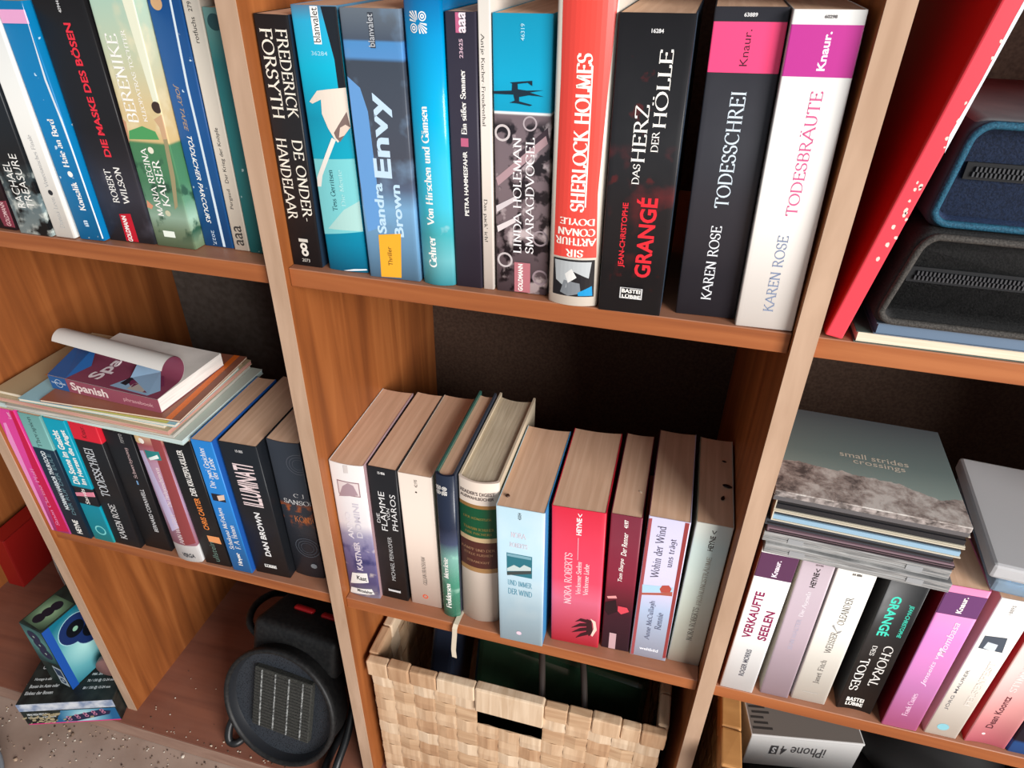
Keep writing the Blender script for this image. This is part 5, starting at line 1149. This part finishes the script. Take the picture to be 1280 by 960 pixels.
def zip_case(label, loc, w, h, d, fab, top, pipe, rot, slant):
    r = thing('zip_case', label, 'zip case', loc, (0, 0, R_(rot)), 'zip cases in the upper right compartment')
    base = rounded_rect(w, h, .011)
    sl = lambda x, z: (x + slant * z * max(0, 1 - x / .05), z)
    shape = [sl(*p_) for p_ in base]
    # shell: hollow front rim set around a recessed zip panel
    bm = bmesh.new()
    def ring(s, y):
        cx, cz = w / 2, h / 2
        return [bm.verts.new((cx + (x - cx) * s[0], y, cz + (z - cz) * s[1])) for x, z in shape]
    A = ring((1, 1), d); B = ring((1, 1), .004); C = ring((.985, .94), 0); D = ring((.955, .86), .001); E = ring((.945, .82), .010)
    n = len(shape)
    for P1, P2, mi_ in ((A, B, 0), (B, C, 0), (C, D, 1), (D, E, 1)):
        for k in range(n):
            f = bm.faces.new((P1[k], P1[(k + 1) % n], P2[(k + 1) % n], P2[k]))
            f.smooth = True; f.material_index = mi_
    bm.faces.new(A)
    link('shell', bm, [top, fab], r)
    bm = bmesh.new(); bm.faces.new([bm.verts.new((w / 2 + (x - w / 2) * .946, .0095 + .004 * (abs(z - h / 2) < h * .12), h / 2 + (z - h / 2) * .825)) for x, z in shape])
    bmesh.ops.solidify(bm, geom=bm.faces[:], thickness=.002)
    link('front_panel', bm, fab, r)
    bm = bmesh.new()
    pts = [(w / 2 + (x - w / 2) * .972, -.0005, h / 2 + (z - h / 2) * .9) for x, z in shape]
    tube(bm, pts, .0023, 8, True)
    link('piping', bm, pipe, r, True)
    zp = link('zip_tape', newbox(.016, w - .016, .0072, .009, h * .445, h * .60), plain((16, 17, 20), .8), r)
    bm = bmesh.new()
    k = 0; x = .020
    while x < w - .02:
        box(bm, x, x + .0011, .0056, .0074, h * .475, h * .519); box(bm, x + .0010, x + .0021, .0056, .0074, h * .523, h * .567)
        x += .0024
    o = link('zip_teeth', bm, plain((52, 54, 58), .35, .6), zp); o['kind'] = 'stuff'
    return r
zip_case('black fabric zip case under the navy one, upper right', (.4530, .0015, Z1 + .0178), .285, .0660, .150, M_FAB_BLACK, M_FAB_BLACK, M_PIPE_BLACK, .8, .2)
zip_case('navy fabric zip case with teal piping on top of the black one', (.4660, .0085, Z1 + .0835), .280, .0650, .155, M_FAB_NAVY, M_DUSTY_NAVY, M_PIPE_TEAL, .4, .12)
bm = bmesh.new(); box(bm, 0, .012, 0, .010, 0, .0022, .0006, 1); box(bm, .012, .018, .003, .007, .0004, .0016)
r = link('zip_pull', bm, plain((140, 120, 92), .35, .6, .6), None); r.location = (.4545, .0090, Z1 + .0178); r.rotation_euler = (0, 0, -.2)
bpy.data.objects.remove(r)

# ------------------------------------------------------------------ baskets
M_CHIP = [streak_mat('wood_chip_%d' % i, a, b_, 9, s, .55, None, .3) for i, (a, b_, s) in enumerate((
    ((186, 152, 120), (212, 182, 150), (14, 3, 1)), ((176, 140, 108), (204, 172, 138), (1, 3, 14)), ((196, 168, 138), (222, 198, 170), (16, 3, 1)), ((168, 130, 98), (196, 160, 126), (14, 3, 1.2))))]
M_CHIPD = [streak_mat('dark_wood_chip_%d' % i, a, b_, 9, s, .55, None, .3) for i, (a, b_, s) in enumerate((
    ((150, 100, 54), (190, 138, 82), (1, 3, 14)), ((164, 116, 66), (204, 156, 98), (1, 3, 14))))]

def ribbon(root, name, pts, wvec, wid, th, m, nrm):
    """woven strip: centre line pts, width along wvec, thickness along nrm"""
    bm = bmesh.new(); wv = Vector(wvec) * wid / 2; nn = Vector(nrm) * th / 2
    rings = []
    for p_ in pts:
        p_ = Vector(p_)
        rings.append([bm.verts.new(q_) for q_ in (p_ - wv - nn * .4, p_ - wv + nn * .4, p_ - wv * .8 + nn, p_ + wv * .8 + nn, p_ + wv + nn * .4, p_ + wv - nn * .4)])
    for A, B in zip(rings, rings[1:]):
        for k in range(6): bm.faces.new((A[k], A[(k + 1) % 6], B[(k + 1) % 6], B[k]))
    bm.faces.new(rings[0]); bm.faces.new(list(reversed(rings[-1])))
    return link(name, bm, m, root)

def weave_face(root, org, ax, nrm, length, rows, z_top, pitch, zp, mats, hole=None):
    """one basket side: org = lower corner, ax = horizontal direction, nrm = outward normal"""
    org, ax, nrm = Vector(org), Vector(ax), Vector(nrm); n = round(length / pitch); pitch = length / n; amp = .0015
    for i in range(n):
        start = rows
        if hole and hole[0] <= i <= hole[1]: start = rows - 1 - hole[2]
        pts = []
        for k in range(start * 2 + 1):
            zz_ = k * zp / 2
            ph_ = math.sin(math.pi * (k / 2)) * (1 if (i % 2) else -1)
            pts.append(org + ax * (i + .5) * pitch + nrm * (amp * ph_) + Vector((0, 0, zz_)))
        ribbon(root, 'upright_strip', pts, ax, pitch * .97, .0012, mats[(i * 7 + 1) % len(mats)] if i % 3 else mats[0], nrm)
    for j in range(rows):
        segs = [(0, n)]
        if hole and rows - 1 - hole[2] <= j <= rows - 1 - hole[2]: segs = [(0, hole[0]), (hole[1] + 1, n)]
        if hole and j > rows - 1 - hole[2]: segs = [(0, hole[0]), (hole[1] + 1, n)]
        for (a, b_) in segs:
            pts = []
            for k in range(a * 2, b_ * 2 + 1):
                s = k / 2
                ph_ = math.sin(math.pi * s) if False else (0 if k % 2 == 0 else (-1 if ((k // 2 + j) % 2) else 1))
                ph2 = ph_ * (1 if True else -1)
                pts.append(org + ax * s * pitch + nrm * (amp * ph2) + Vector((0, 0, (j + .5) * zp)))
            ribbon(root, 'cross_strip', pts, (0, 0, 1), zp * .95, .0012, mats[(j * 5 + 2) % len(mats)], nrm)

def basket(label, x0, x1, y0, y1, zt_, mats, hole, tk=.011):
    r = thing('chip_basket', label, 'basket', ((x0 + x1) / 2, (y0 + y1) / 2, ZB + .0005))
    X0, X1, Y0, Y1 = -(x1 - x0) / 2, (x1 - x0) / 2, -(y1 - y0) / 2, (y1 - y0) / 2
    H = zt_ - ZB
    rim = .026; rows = 9; zp = (H - rim) / rows
    weave_face(r, (X0 + .004, Y0 + .004, 0), (1, 0, 0), (0, -1, 0), X1 - X0 - .008, rows, H, .0285, zp, mats, hole)
    weave_face(r, (X0 + .004, Y1 - .004, 0), (0, -1, 0), (-1, 0, 0), Y1 - Y0 - .008, rows, H, .0285, zp, mats)
    weave_face(r, (X1 - .004, Y0 + .004, 0), (0, 1, 0), (1, 0, 0), Y1 - Y0 - .008, rows, H, .0285, zp, mats)
    weave_face(r, (X1 - .004, Y1 - .004, 0), (-1, 0, 0), (0, 1, 0), X1 - X0 - .008, rows, H, .0285, zp, mats)
    link('bottom', newbox(X0 + .006, X1 - .006, Y0 + .006, Y1 - .006, 0, .003), mats[0], r)
    # folded rim strips, wrapped over the top edge one after the other
    k = 0
    def wrap(a0, a1, side, ztop, drop):
        nonlocal k
        m = mats[(k * 3 + (k // 2)) % len(mats)]; k += 1
        e = .0006 * ((k % 3) - 1)
        lo = ztop - drop
        if side == 'f': b_ = newbox(a0, a1, Y0 - .0016 - e, Y0 + tk + e, lo, ztop + e, .0026, 3)
        elif side == 'b': b_ = newbox(a0, a1, Y1 - tk, Y1 + .0016, lo, ztop + e, .0026, 3)
        elif side == 'l': b_ = newbox(X0 - .0016, X0 + tk, a0, a1, lo, ztop + e, .0026, 3)
        else: b_ = newbox(X1 - tk, X1 + .0016, a0, a1, lo, ztop + e, .0026, 3)
        for v in b_.verts: v.co += Vector((random.uniform(-1, 1) * .0003, random.uniform(-1, 1) * .0003, random.uniform(-1, 1) * .0003))
        link('rim_strip', b_, m, r)
    L_ = X1 - X0; n = 13; pt = L_ / n
    i = 0
    seq = [1, 1, 1.25, 1.75] + [3.0] + [1, 1, 1.2, .8, 1]; tot = sum(seq); a = X0
    for wd in seq:
        b2 = a + wd / tot * L_
        wrap(a + .0001, b2 - .0001, 'f', H, rim + (.0015 if wd < 2.5 else zp * .75)); a = b2
    m_ = 6
    for s in ('l', 'r'):
        for i in range(m_):
            a0 = Y0 + tk + .0005 + (Y1 - Y0 - 2 * tk - .001) * i / m_; a1 = Y0 + tk + .0005 + (Y1 - Y0 - 2 * tk - .001) * (i + 1) / m_
            wrap(a0 + .0004, a1 - .0004, s, H, rim)
    for i in range(8): wrap(X0 + L_ * i / 8 + .0004, X0 + L_ * (i + 1) / 8 - .0004, 'b', H, rim)
    return r
basket('pale woven wood-chip basket with a handle slot under the lower middle shelf', .0235, .3945, .0135, .295, -.512, M_CHIP, (5, 7, 1))
# contents of the pale basket
M_GREEN = plain((22, 38, 26), .12, .6)
g = 'contents of the pale basket'
bm = bmesh.new()
box(bm, -.105, .125, -.05, .05, 0, .20, .012, 3)
o = link('green_tin', bm, M_GREEN, None, False); o.location = (.245, .100, ZB + .045); o.rotation_euler = (R_(-12), 0, R_(-6))
tag(o, 'dark green glossy package inside the pale basket', 'package', g)
o = link('dark_case', newbox(-.018, .018, -.05, .05, 0, .215, .008, 3), plain((30, 36, 50), .35), None); o.location = (.085, .120, ZB + .045); o.rotation_euler = (R_(-8), R_(4), R_(-4))
tag(o, 'dark navy slab standing at the left inside the pale basket', 'case', g)
for k, (xa, lab) in enumerate(((.215, 'left dark cable lying over the green package in the basket'), (.268, 'right dark cable lying over the green package in the basket'))):
    bm = bmesh.new(); tube(bm, [(xa + .0, .205, ZB + .252), (xa + .002, .155, ZB + .262), (xa + .012, .11, ZB + .262), (xa + .022, .07, ZB + .257), (xa + .03, .036, ZB + .24)], .0042, 8)
    tag(link('cable', bm, plain((62, 54, 50), .4), None, True), lab, 'cable', 'cables in the pale basket')
r = basket('darker brown woven basket under the lower right shelf', .4485, .800, -.048, .265, -.472, M_CHIPD + M_CHIPD[:1], None, .0205)

# phone carton in the brown basket
ib = thing('phone_box', 'white upside-down phone carton with grey base in the brown basket', 'carton', (.4840, .0300, -.5515), (0, 0, R_(10.0)))
wi, di, hi = .122, .058, .0595
link('carton', newbox(0, wi, 0, di, 0, hi - .002, .0012, 2), plain((214, 212, 210), .45), ib)
lidp = link('lid', newbox(-.0006, wi + .0006, -.0006, di + .0006, hi - .0035, hi, .001, 2), plain((206, 204, 202), .5), ib)
bs = link('base_print', newbox(.001, wi - .001, .001, di - .001, hi, hi + .0003), plain((112, 104, 98), .55), lidp)
front = lambda u, v: (u * wi, -.0003, v * hi)
P_, F_ = place_text('iPhone 4', 'sans', 'flip', .30, .70, .42, .72); flat_print('carton_lettering', P_, F_, front, plain((84, 82, 84), .5), ib)
flat_print('carton_logo', [(.205, .42), (.275, .42), (.275, .70), (.205, .70)], [(0, 1, 2, 3)], front, plain((74, 72, 74), .5), ib)
f2 = lambda u, v: (u * wi, -.0005, v * hi)
P_, F_ = place_text('S', 'bold', 'flip', .222, .258, .46, .66); flat_print('carton_lettering', P_, F_, f2, plain((226, 226, 226), .5), ib)
tp = lambda u, v: (u * wi, v * di, hi + .0004)
for k in range(7):
    y0 = .12 + k * .11
    flat_print('small_print', [(.02 + (k % 2) * .02, y0), (.20 - (k % 3) * .03, y0), (.20 - (k % 3) * .03, y0 + .05), (.02 + (k % 2) * .02, y0 + .05)], [(0, 1, 2, 3)], tp, plain((52, 48, 46), .6), bs)
o = link('carton_block', newbox(-.135, .145, -.150, .080, 0, .218, .004, 2), plain((40, 36, 34), .8), None); o.location = (.6245, .165, ZB + .0045)
tag(o, 'dark box filling the brown basket beneath the phone carton', 'box', 'contents of the brown basket')
# black bag and scarf-like cloth beside the carton
def lump(name, label, cat, loc, sx, sy, sz, col, seed, group, rough=.8):
    bm = bmesh.new(); bmesh.ops.create_icosphere(bm, subdivisions=4, radius=1)
    rnd = random.Random(seed); ph_ = [(rnd.uniform(2, 5), rnd.uniform(0, 6), rnd.uniform(.03, .08)) for _ in range(6)]
    for v in bm.verts:
        c = v.co.copy(); k = 1 + sum(a_ * math.sin(f * (c.x * (i % 2 + .4) + c.y * (1.2 - i * .1) + c.z) + p_) for i, (f, p_, a_) in enumerate(ph_))
        v.co = Vector((c.x * sx * k, c.y * sy * k, max(c.z, -.7) * sz * k))
    o = link(name, bm, plain(col, rough), None, True); o.location = loc
    return tag(o, label, cat, group)
lump('cloth_bag', 'black cloth bag beside the phone carton in the brown basket', 'bag', (.6900, .080, ZB + .2225 + .031), .075, .055, .042, (22, 20, 20), 3, 'contents of the brown basket')

# ------------------------------------------------------------------ fan heater
M_HEAT = speckle_mat('black_heater_plastic', (24, 24, 25), (34, 34, 34), 200, .4, .6, .5)
M_PERF = speckle_mat('perforated_plate', (14, 15, 17), (46, 50, 56), 420, .12, .4, .5, .3, .3, True)
hx, hy, hz = -.1285, .0115, -.6775
ht = thing('fan_heater', 'black round fan heater with red switches on the plinth, lower left', 'heater', (hx, hy, ZB), (0, 0, R_(-4)))
tilt = Matrix.Translation((0, 0, hz - ZB)) @ Matrix.Rotation(R_(-21), 4, 'X')
def hp(name, bm, m, smooth=True, parent=None, xf=True):
    if xf: bm.transform(tilt)
    return link(name, bm, m, parent or ht, smooth)
RAD = .0905
bm = bmesh.new(); lathe(bm, [(RAD - .006, .0), (RAD - .0045, -.0035), (RAD - .001, -.004), (RAD + .0015, -.001), (RAD + .001, .006), (RAD - .003, .012), (RAD - .003, .040), (.056, .072), (.046, .138), (.0001, .141)], 64, 'y')
hp('housing', bm, M_HEAT)
bm = bmesh.new(); lathe(bm, [(RAD - .006, .0), (RAD - .008, .010), (RAD - .012, .016)], 64, 'y'); hp('front_ring', bm, plain((34, 36, 40), .4))
bm = bmesh.new(); lathe(bm, [(RAD - .0085, .012), (.03, .0175), (.0001, .0178)], 64, 'y'); hp('grille_plate', bm, M_PERF)
el = hp('ceramic_element', newbox(-.046, .048, .005, .016, -.046, .050, .0015, 2), speckle_mat('element_mesh', (30, 30, 28), (62, 62, 58), 500, .3, .6, .7, .3), False)
for k in range(4):
    hp('element_rib', newbox(-.0345 + k * .0225, -.0320 + k * .0225, .0035, .0055, -.044, .048, .0006, 1), speckle_mat('rib_metal', (70, 72, 72), (150, 152, 150), 300, .4, .6, .5), False, el)
for k in range(18):   # heat fins between the ribs
    zf = -.043 + k * .005
    hp('heat_fin', newbox(-.045, .047, .0042, .0052, zf, zf + .0016), plain((52, 52, 50), .6), False, el)
ctl = hp('control_box', newbox(-.068, .072, .022, .150, .045, .112, .012, 3), M_HEAT)
for k, sx in enumerate((-.014, .032)):
    hp('switch', newbox(sx - .017, sx + .017, .068, .080, .109, .117, .0045, 3), plain((170, 30, 34), .35), True, ctl)
bm = bmesh.new(); tube(bm, [(-.070, .05, .06), (-.095, .055, .075), (-.108, .085, .085), (-.105, .125, .085), (-.085, .150, .075), (-.065, .150, .06)], .0055, 10); hp('carry_handle', bm, M_HEAT)
for s in (-1, 1):   # tubular feet
    bm = bmesh.new()
    tube(bm, [(s * .080, .07, .075), (s * .088, .03, .045), (s * .091, -.006, .030), (s * .090, -.020, .018), (s * .084, -.026, .0085), (s * .072, -.020, .0078), (s * .066, .02, .0078), (s * .066, .12, .0078)], .0058, 10)
    hp('stand_tube', bm, plain((26, 27, 29), .4), True, None, False)
bm = bmesh.new(); tube(bm, [(.085, -.008, .006), (.096, .0, .028), (.100, .02, .06)], .005, 8); bm.free()

# ------------------------------------------------------------------ loudspeaker cartons left of the bookcase upright
def burst_mat(name, inner, outer, center, scale):
    m = bpy.data.materials.new(name); m.use_nodes = True
    nt, ns, ls, b = nodes_of(m)
    tc = ns.new('ShaderNodeTexCoord'); mp_ = ns.new('ShaderNodeMapping'); mp_.inputs['Location'].default_value = [-c * scale for c in center]; mp_.inputs['Scale'].default_value = (scale,) * 3
    ls.new(tc.outputs['Object'], mp_.inputs[0])
    g_ = ns.new('ShaderNodeTexGradient'); g_.gradient_type = 'SPHERICAL'; ls.new(mp_.outputs[0], g_.inputs[0])
    r_ = ramp_node(ns, [(0, lin(outer)), (.45, lin(tuple((a + b2) / 2 for a, b2 in zip(inner, outer)))), (1, lin(inner))]); ls.new(g_.outputs['Fac'], r_.inputs[0])
    ls.new(r_.outputs[0], b.inputs['Base Color']); b.inputs['Roughness'].default_value = .4
    return m
sg = 'loudspeaker cartons on the plinth'
c1 = thing('speaker_carton', 'flat battered loudspeaker carton with torn edge lying on the plinth', 'carton', (-.4820, .0040, ZB + .0003), (0, 0, R_(19)), sg)
W1, D1, H1 = .140, .095, .052
body = link('carton', newbox(-W1 / 2, W1 / 2, -D1 / 2, D1 / 2, 0, H1, .0012, 2), speckle_mat('black_carton_print', (20, 24, 24), (40, 46, 44), 60, .35, .65, .5), c1)
fr1 = lambda u, v: ((u - .5) * W1, -D1 / 2 - .0003, v * H1)
flat_print('picture_panel', [(.30, .02), (.99, .02), (.99, .62), (.42, .62)], [(0, 1, 2, 3)], fr1, burst_mat('teal_burst', (190, 226, 228), (10, 86, 130), (.02, -D1 / 2, .014), 26), body)
flat_print('pink_edge', [(.02, .0), (.99, .0), (.99, .045), (.02, .045)], [(0, 1, 2, 3)], lambda u, v: ((u - .5) * W1, -D1 / 2 - .0004, v * H1), plain((200, 50, 120), .5), body)
flat_print('grey_flap', [(.0, .66), (1, .66), (1, 1), (.0, 1)], [(0, 1, 2, 3)], fr1, speckle_mat('scuffed_flap', (120, 134, 160), (196, 200, 206), 70, .35, .65, .6), body)
flat_print('speaker_picture', [(.40, .10), (.52, .06), (.90, .32), (.93, .48), (.82, .56), (.46, .30)], [tuple(range(6))], lambda u, v: ((u - .5) * W1, -D1 / 2 - .0005, v * H1), plain((26, 30, 62), .45), body)
for i_ in range(5):
    for j_ in range(2):
        P_, F_ = disc_pts((.47 + i_ * .095 - .01 * j_ - .5) * W1, (.17 + i_ * .065 + j_ * .11) * H1, .0030, .0018, 14)
        flat_print('speaker_ring', P_, F_, lambda a, b_: (a, -D1 / 2 - .0006, b_), plain((190, 120, 150), .45), body)
tp1 = lambda u, v: ((u - .5) * W1, (v - .5) * D1, H1 + .0002)
for (txt, a) in (('DITION', (.10, .28, .74, .82)), ('COBRA', (.08, .26, .62, .70)), ('Montage in alle', (.06, .24, .40, .46)), ('Boxen im Auto oder', (.05, .36, .28, .34)), ('Einbau der Boxen', (.04, .33, .16, .22)), ('max. 200 watt', (.66, .84, .46, .52)), ('70 / 130 @ 12-24 mm', (.64, .93, .33, .39)), ('80 / 150 @ 12-24 mm', (.63, .92, .2, .26))):
    P_, F_ = place_text(txt, 'bold', 'h', *a); flat_print('carton_lettering', P_, F_, tp1, plain((196, 200, 200), .5), body)
for (txt, a) in (('MINI HIGH FIDELITY', (.06, .28, .44, .54)), ('stereo system', (.05, .34, .30, .38))):
    P_, F_ = place_text(txt, 'bold', 'h', *a); flat_print('carton_lettering', P_, F_, fr1, plain((196, 200, 200), .5), body)
bm = bmesh.new(); rnd = random.Random(4)
for k in range(60):   # torn fluff along the edge
    x = rnd.gauss(-.038, .020); x = max(-.068, min(.03, x)); zq = rnd.uniform(.004, .026); s = rnd.uniform(.0008, .0024)
    box(bm, x - s, x + s, -D1 / 2 - .0022, -D1 / 2 - .0006, zq, zq + s * rnd.uniform(.4, 1.2))
o = link('torn_fluff', bm, plain((166, 152, 120), .95), c1); o['kind'] = 'stuff'

c2 = thing('speaker_carton', 'upright loudspeaker carton with teal glow and blue corner strip on the flat one', 'carton', (-.4690, -.0205, ZB + H1 + .0008), (0, 0, R_(-8.5)), sg)
W2, D2, H2 = .047, .110, .135
body = link('carton', newbox(-W2, 0, 0, D2, 0, H2, .0012, 2), speckle_mat('dark_green_carton_print', (22, 34, 32), (40, 54, 48), 50, .35, .65, .45), c2)
sd = lambda v, z_: (.0003, v * D2, z_ * H2)
flat_print('picture_panel', [(.10, .01), (1, .01), (1, .995), (.10, .995)], [(0, 1, 2, 3)], sd, burst_mat('teal_glow_side', (176, 226, 222), (12, 104, 126), (0, .045, .06), 14), body)
flat_print('corner_strip', [(.0, .0), (.10, .0), (.10, .995), (.0, .995)], [(0, 1, 2, 3)], sd, plain((26, 78, 160), .4), body)
flat_print('green_corner', [(.55, .995), (1, .995), (1, .6), (.8, .85)], [(0, 1, 2, 3)], lambda v, z_: (.00035, v * D2, z_ * H2), plain((84, 130, 70), .45), body)
sd2 = lambda a, b_: (.0005, a, b_)
lobes = []
for k, (yy, zz_) in enumerate(((.040, .098), (.060, .078), (.082, .058))):
    P_, F_ = disc_pts(yy, zz_, .0265, 0, 28); flat_print('speaker_outline', P_, F_, lambda a, b_, k=k: (.0005 + k * .00003, a, b_), plain((150, 196, 206), .4), body)
for k, (yy, zz_) in enumerate(((.040, .098), (.060, .078), (.082, .058))):
    P_, F_ = disc_pts(yy, zz_, .0252, 0, 28); flat_print('speaker_picture', P_, F_, lambda a, b_, k=k: (.0007 + k * .00003, a, b_), plain((24, 44, 92), .35), body)
    P_, F_ = disc_pts(yy, zz_, .014, 0, 24); flat_print('speaker_cone', P_, F_, lambda a, b_: (.0009, a, b_), plain((12, 16, 24), .35), body)
    P_, F_ = disc_pts(yy, zz_, .0042, 0, 16); flat_print('speaker_dome', P_, F_, lambda a, b_: (.0010, a, b_), plain((130, 176, 150), .35), body)
f3 = lambda u, z_: ((u - 1) * W2, -.0003, z_ * H2)
flat_print('picture_panel', [(.02, .35), (.98, .45), (.98, .995), (.02, .995)], [(0, 1, 2, 3)], f3, burst_mat('teal_glow_front', (110, 168, 160), (16, 60, 64), (-W2 / 2, 0, .1), 22), body)
for k in range(3):
    P_, F_ = disc_pts(-W2 * .55 + k * .004, H2 * (.84 - k * .13), .0125, 0, 22); flat_print('speaker_picture', P_, F_, lambda a, b_, k=k: (a, -.0006 - k * .00003, b_), plain((22, 34, 70), .35), body)
    P_, F_ = disc_pts(-W2 * .55 + k * .004, H2 * (.84 - k * .13), .0022, 0, 12); flat_print('speaker_dome', P_, F_, lambda a, b_: (a, -.0008, b_), plain((170, 190, 180), .35), body)
flat_print('spec_panel', [(.55, .04), (.95, .04), (.95, .36), (.55, .36)], [(0, 1, 2, 3)], lambda u, z_: ((u - 1) * W2, -.0005, z_ * H2), plain((170, 182, 190), .5), body)
flat_print('spec_picture', [(.6, .2), (.9, .2), (.9, .33), (.6, .33)], [(0, 1, 2, 3)], lambda u, z_: ((u - 1) * W2, -.0007, z_ * H2), plain((40, 60, 90), .5), body)
P_, F_ = disc_pts(-.25 * W2, .12 * H2, .006, .003, 16); flat_print('spec_picture', P_, F_, lambda a, b_: (a, -.0007, b_), plain((40, 60, 90), .5), body)
t3 = lambda u, v: ((u - 1) * W2, v * D2, H2 + .0003)
flat_print('picture_panel', [(.05, .05), (.95, .02), (.95, .5), (.05, .5)], [(0, 1, 2, 3)], t3, burst_mat('green_glow_top', (170, 206, 160), (30, 54, 42), (-W2 / 2, .03, H2), 30), body)
for k in range(3):
    P_, F_ = disc_pts(-W2 * .55 + k * .002, .016 + k * .013, .0085, 0, 20); flat_print('speaker_picture', P_, F_, lambda a, b_, k=k: (a, b_, H2 + .0005 + k * .00003), plain((22, 26, 40), .4), body)

# round lid standing between carton and upright
bm = bmesh.new(); lathe(bm, [(.0001, .0), (.018, .0), (.0195, .002), (.0195, .010), (.018, .012), (.0001, .012)], 36, 'y')
o = link('round_tin', bm, plain((128, 92, 88), .5), None, True); o.location = (-.4285, .0140, ZB + H1 + .0202); o.rotation_euler = (0, 0, R_(14))
tag(o, 'dull pink round tin standing on the flat carton beside the upright', 'tin')

# tall left compartment: red folder, cable, batten
fr = thing('red_folder', 'dark red folder standing deep in the tall left compartment', 'folder', (-.7885, .150, ZB + .0028), (0, R_(4), R_(2)))
for nm_, bb in (('folder_back', (0, .002, 0, .14, 0, .12)), ('folder_front', (.030, .032, 0, .14, 0, .12)), ('folder_spine', (0, .032, -.002, 0, 0, .12)), ('folder_flap', (0, .032, 0, .14, .1185, .120))):
    link(nm_, newbox(*bb, .0006, 1), plain((140, 20, 16), .5), fr)
bm = bmesh.new(); box(bm, -.007, .007, -.004, .004, 0, .32, .001, 1)
o = link('wooden_batten', bm, plain((150, 120, 92), .7), None); o.location = (-.560, .245, ZB + .0016); o.rotation_euler = (R_(-8), R_(4), 0)
tag(o, 'slim wooden batten leaning in the tall left compartment', 'batten')
bm = bmesh.new(); tube(bm, [(-.50, .18, ZB + .012), (-.515, .20, ZB + .08), (-.50, .22, ZB + .17), (-.535, .20, ZB + .26), (-.565, .17, ZB + .30), (-.61, .15, ZB + .25), (-.66, .16, ZB + .1), (-.68, .17, ZB + .004)], .0022, 8)
tag(link('white_cable', bm, plain((190, 186, 180), .5), None, True), 'thin white cable looping in the tall left compartment', 'cable')

# grey plastic tub at the lower left corner
bm = bmesh.new(); lathe(bm, [(.0001, .0), (.10, .0), (.108, .006), (.112, .030), (.116, .034), (.116, .038), (.111, .038), (.106, .008), (.0001, .004)], 48, 'z')
o = link('plastic_tub', bm, plain((128, 132, 138), .5), None, True); o.location = (-.588, -.212, ZF + .0003)
tag(o, 'grey shallow plastic tub on the floor at the lower left corner', 'tub')

# crumbs on floor and plinth
def crumbs(name, label, n, area, z, cols, smin, smax, seed):
    rnd = random.Random(seed); bm = bmesh.new()
    for k in range(n):
        x, y = area(rnd); s = rnd.uniform(smin, smax) * (2.2 if rnd.random() < .06 else 1)
        t = bmesh.new(); bmesh.ops.create_icosphere(t, subdivisions=1, radius=s)
        for v in t.verts: v.co = Vector((v.co.x * rnd.uniform(.7, 1.4), v.co.y * rnd.uniform(.7, 1.2), max(v.co.z * .6, -s * .3)))
        t.transform(Matrix.Translation((x, y, z + s * .45 + .0001)))
        mi = rnd.randrange(len(cols))
        for f in t.faces: f.material_index = mi
        me = bpy.data.meshes.new('tmp'); t.to_mesh(me); t.free(); bm.from_mesh(me); bpy.data.meshes.remove(me)
    o = link(name, bm, [plain(c, .9) for c in cols], None)
    return tag(o, label, 'crumbs', kind='stuff')
crumbs('floor_crumbs', 'scattered plaster and wood crumbs on the stone floor', 330, lambda r: (r.uniform(-.62, .0), -.026 - abs(r.gauss(0, .05))), ZF, [(210, 200, 186), (70, 56, 48), (120, 98, 82), (186, 160, 136)], .0006, .0016, 5)
crumbs('plinth_crumbs', 'pale crumbs lying on the plinth board', 70, lambda r: (r.choice((r.uniform(-.75, -.41), r.uniform(-.38, -.05), r.uniform(-.38, -.22))), r.uniform(-.02, .10) if r.random() < .5 else -.02 + abs(r.gauss(0, .005))), ZB, [(214, 204, 190), (190, 170, 150), (90, 70, 58)], .0006, .0015, 8)
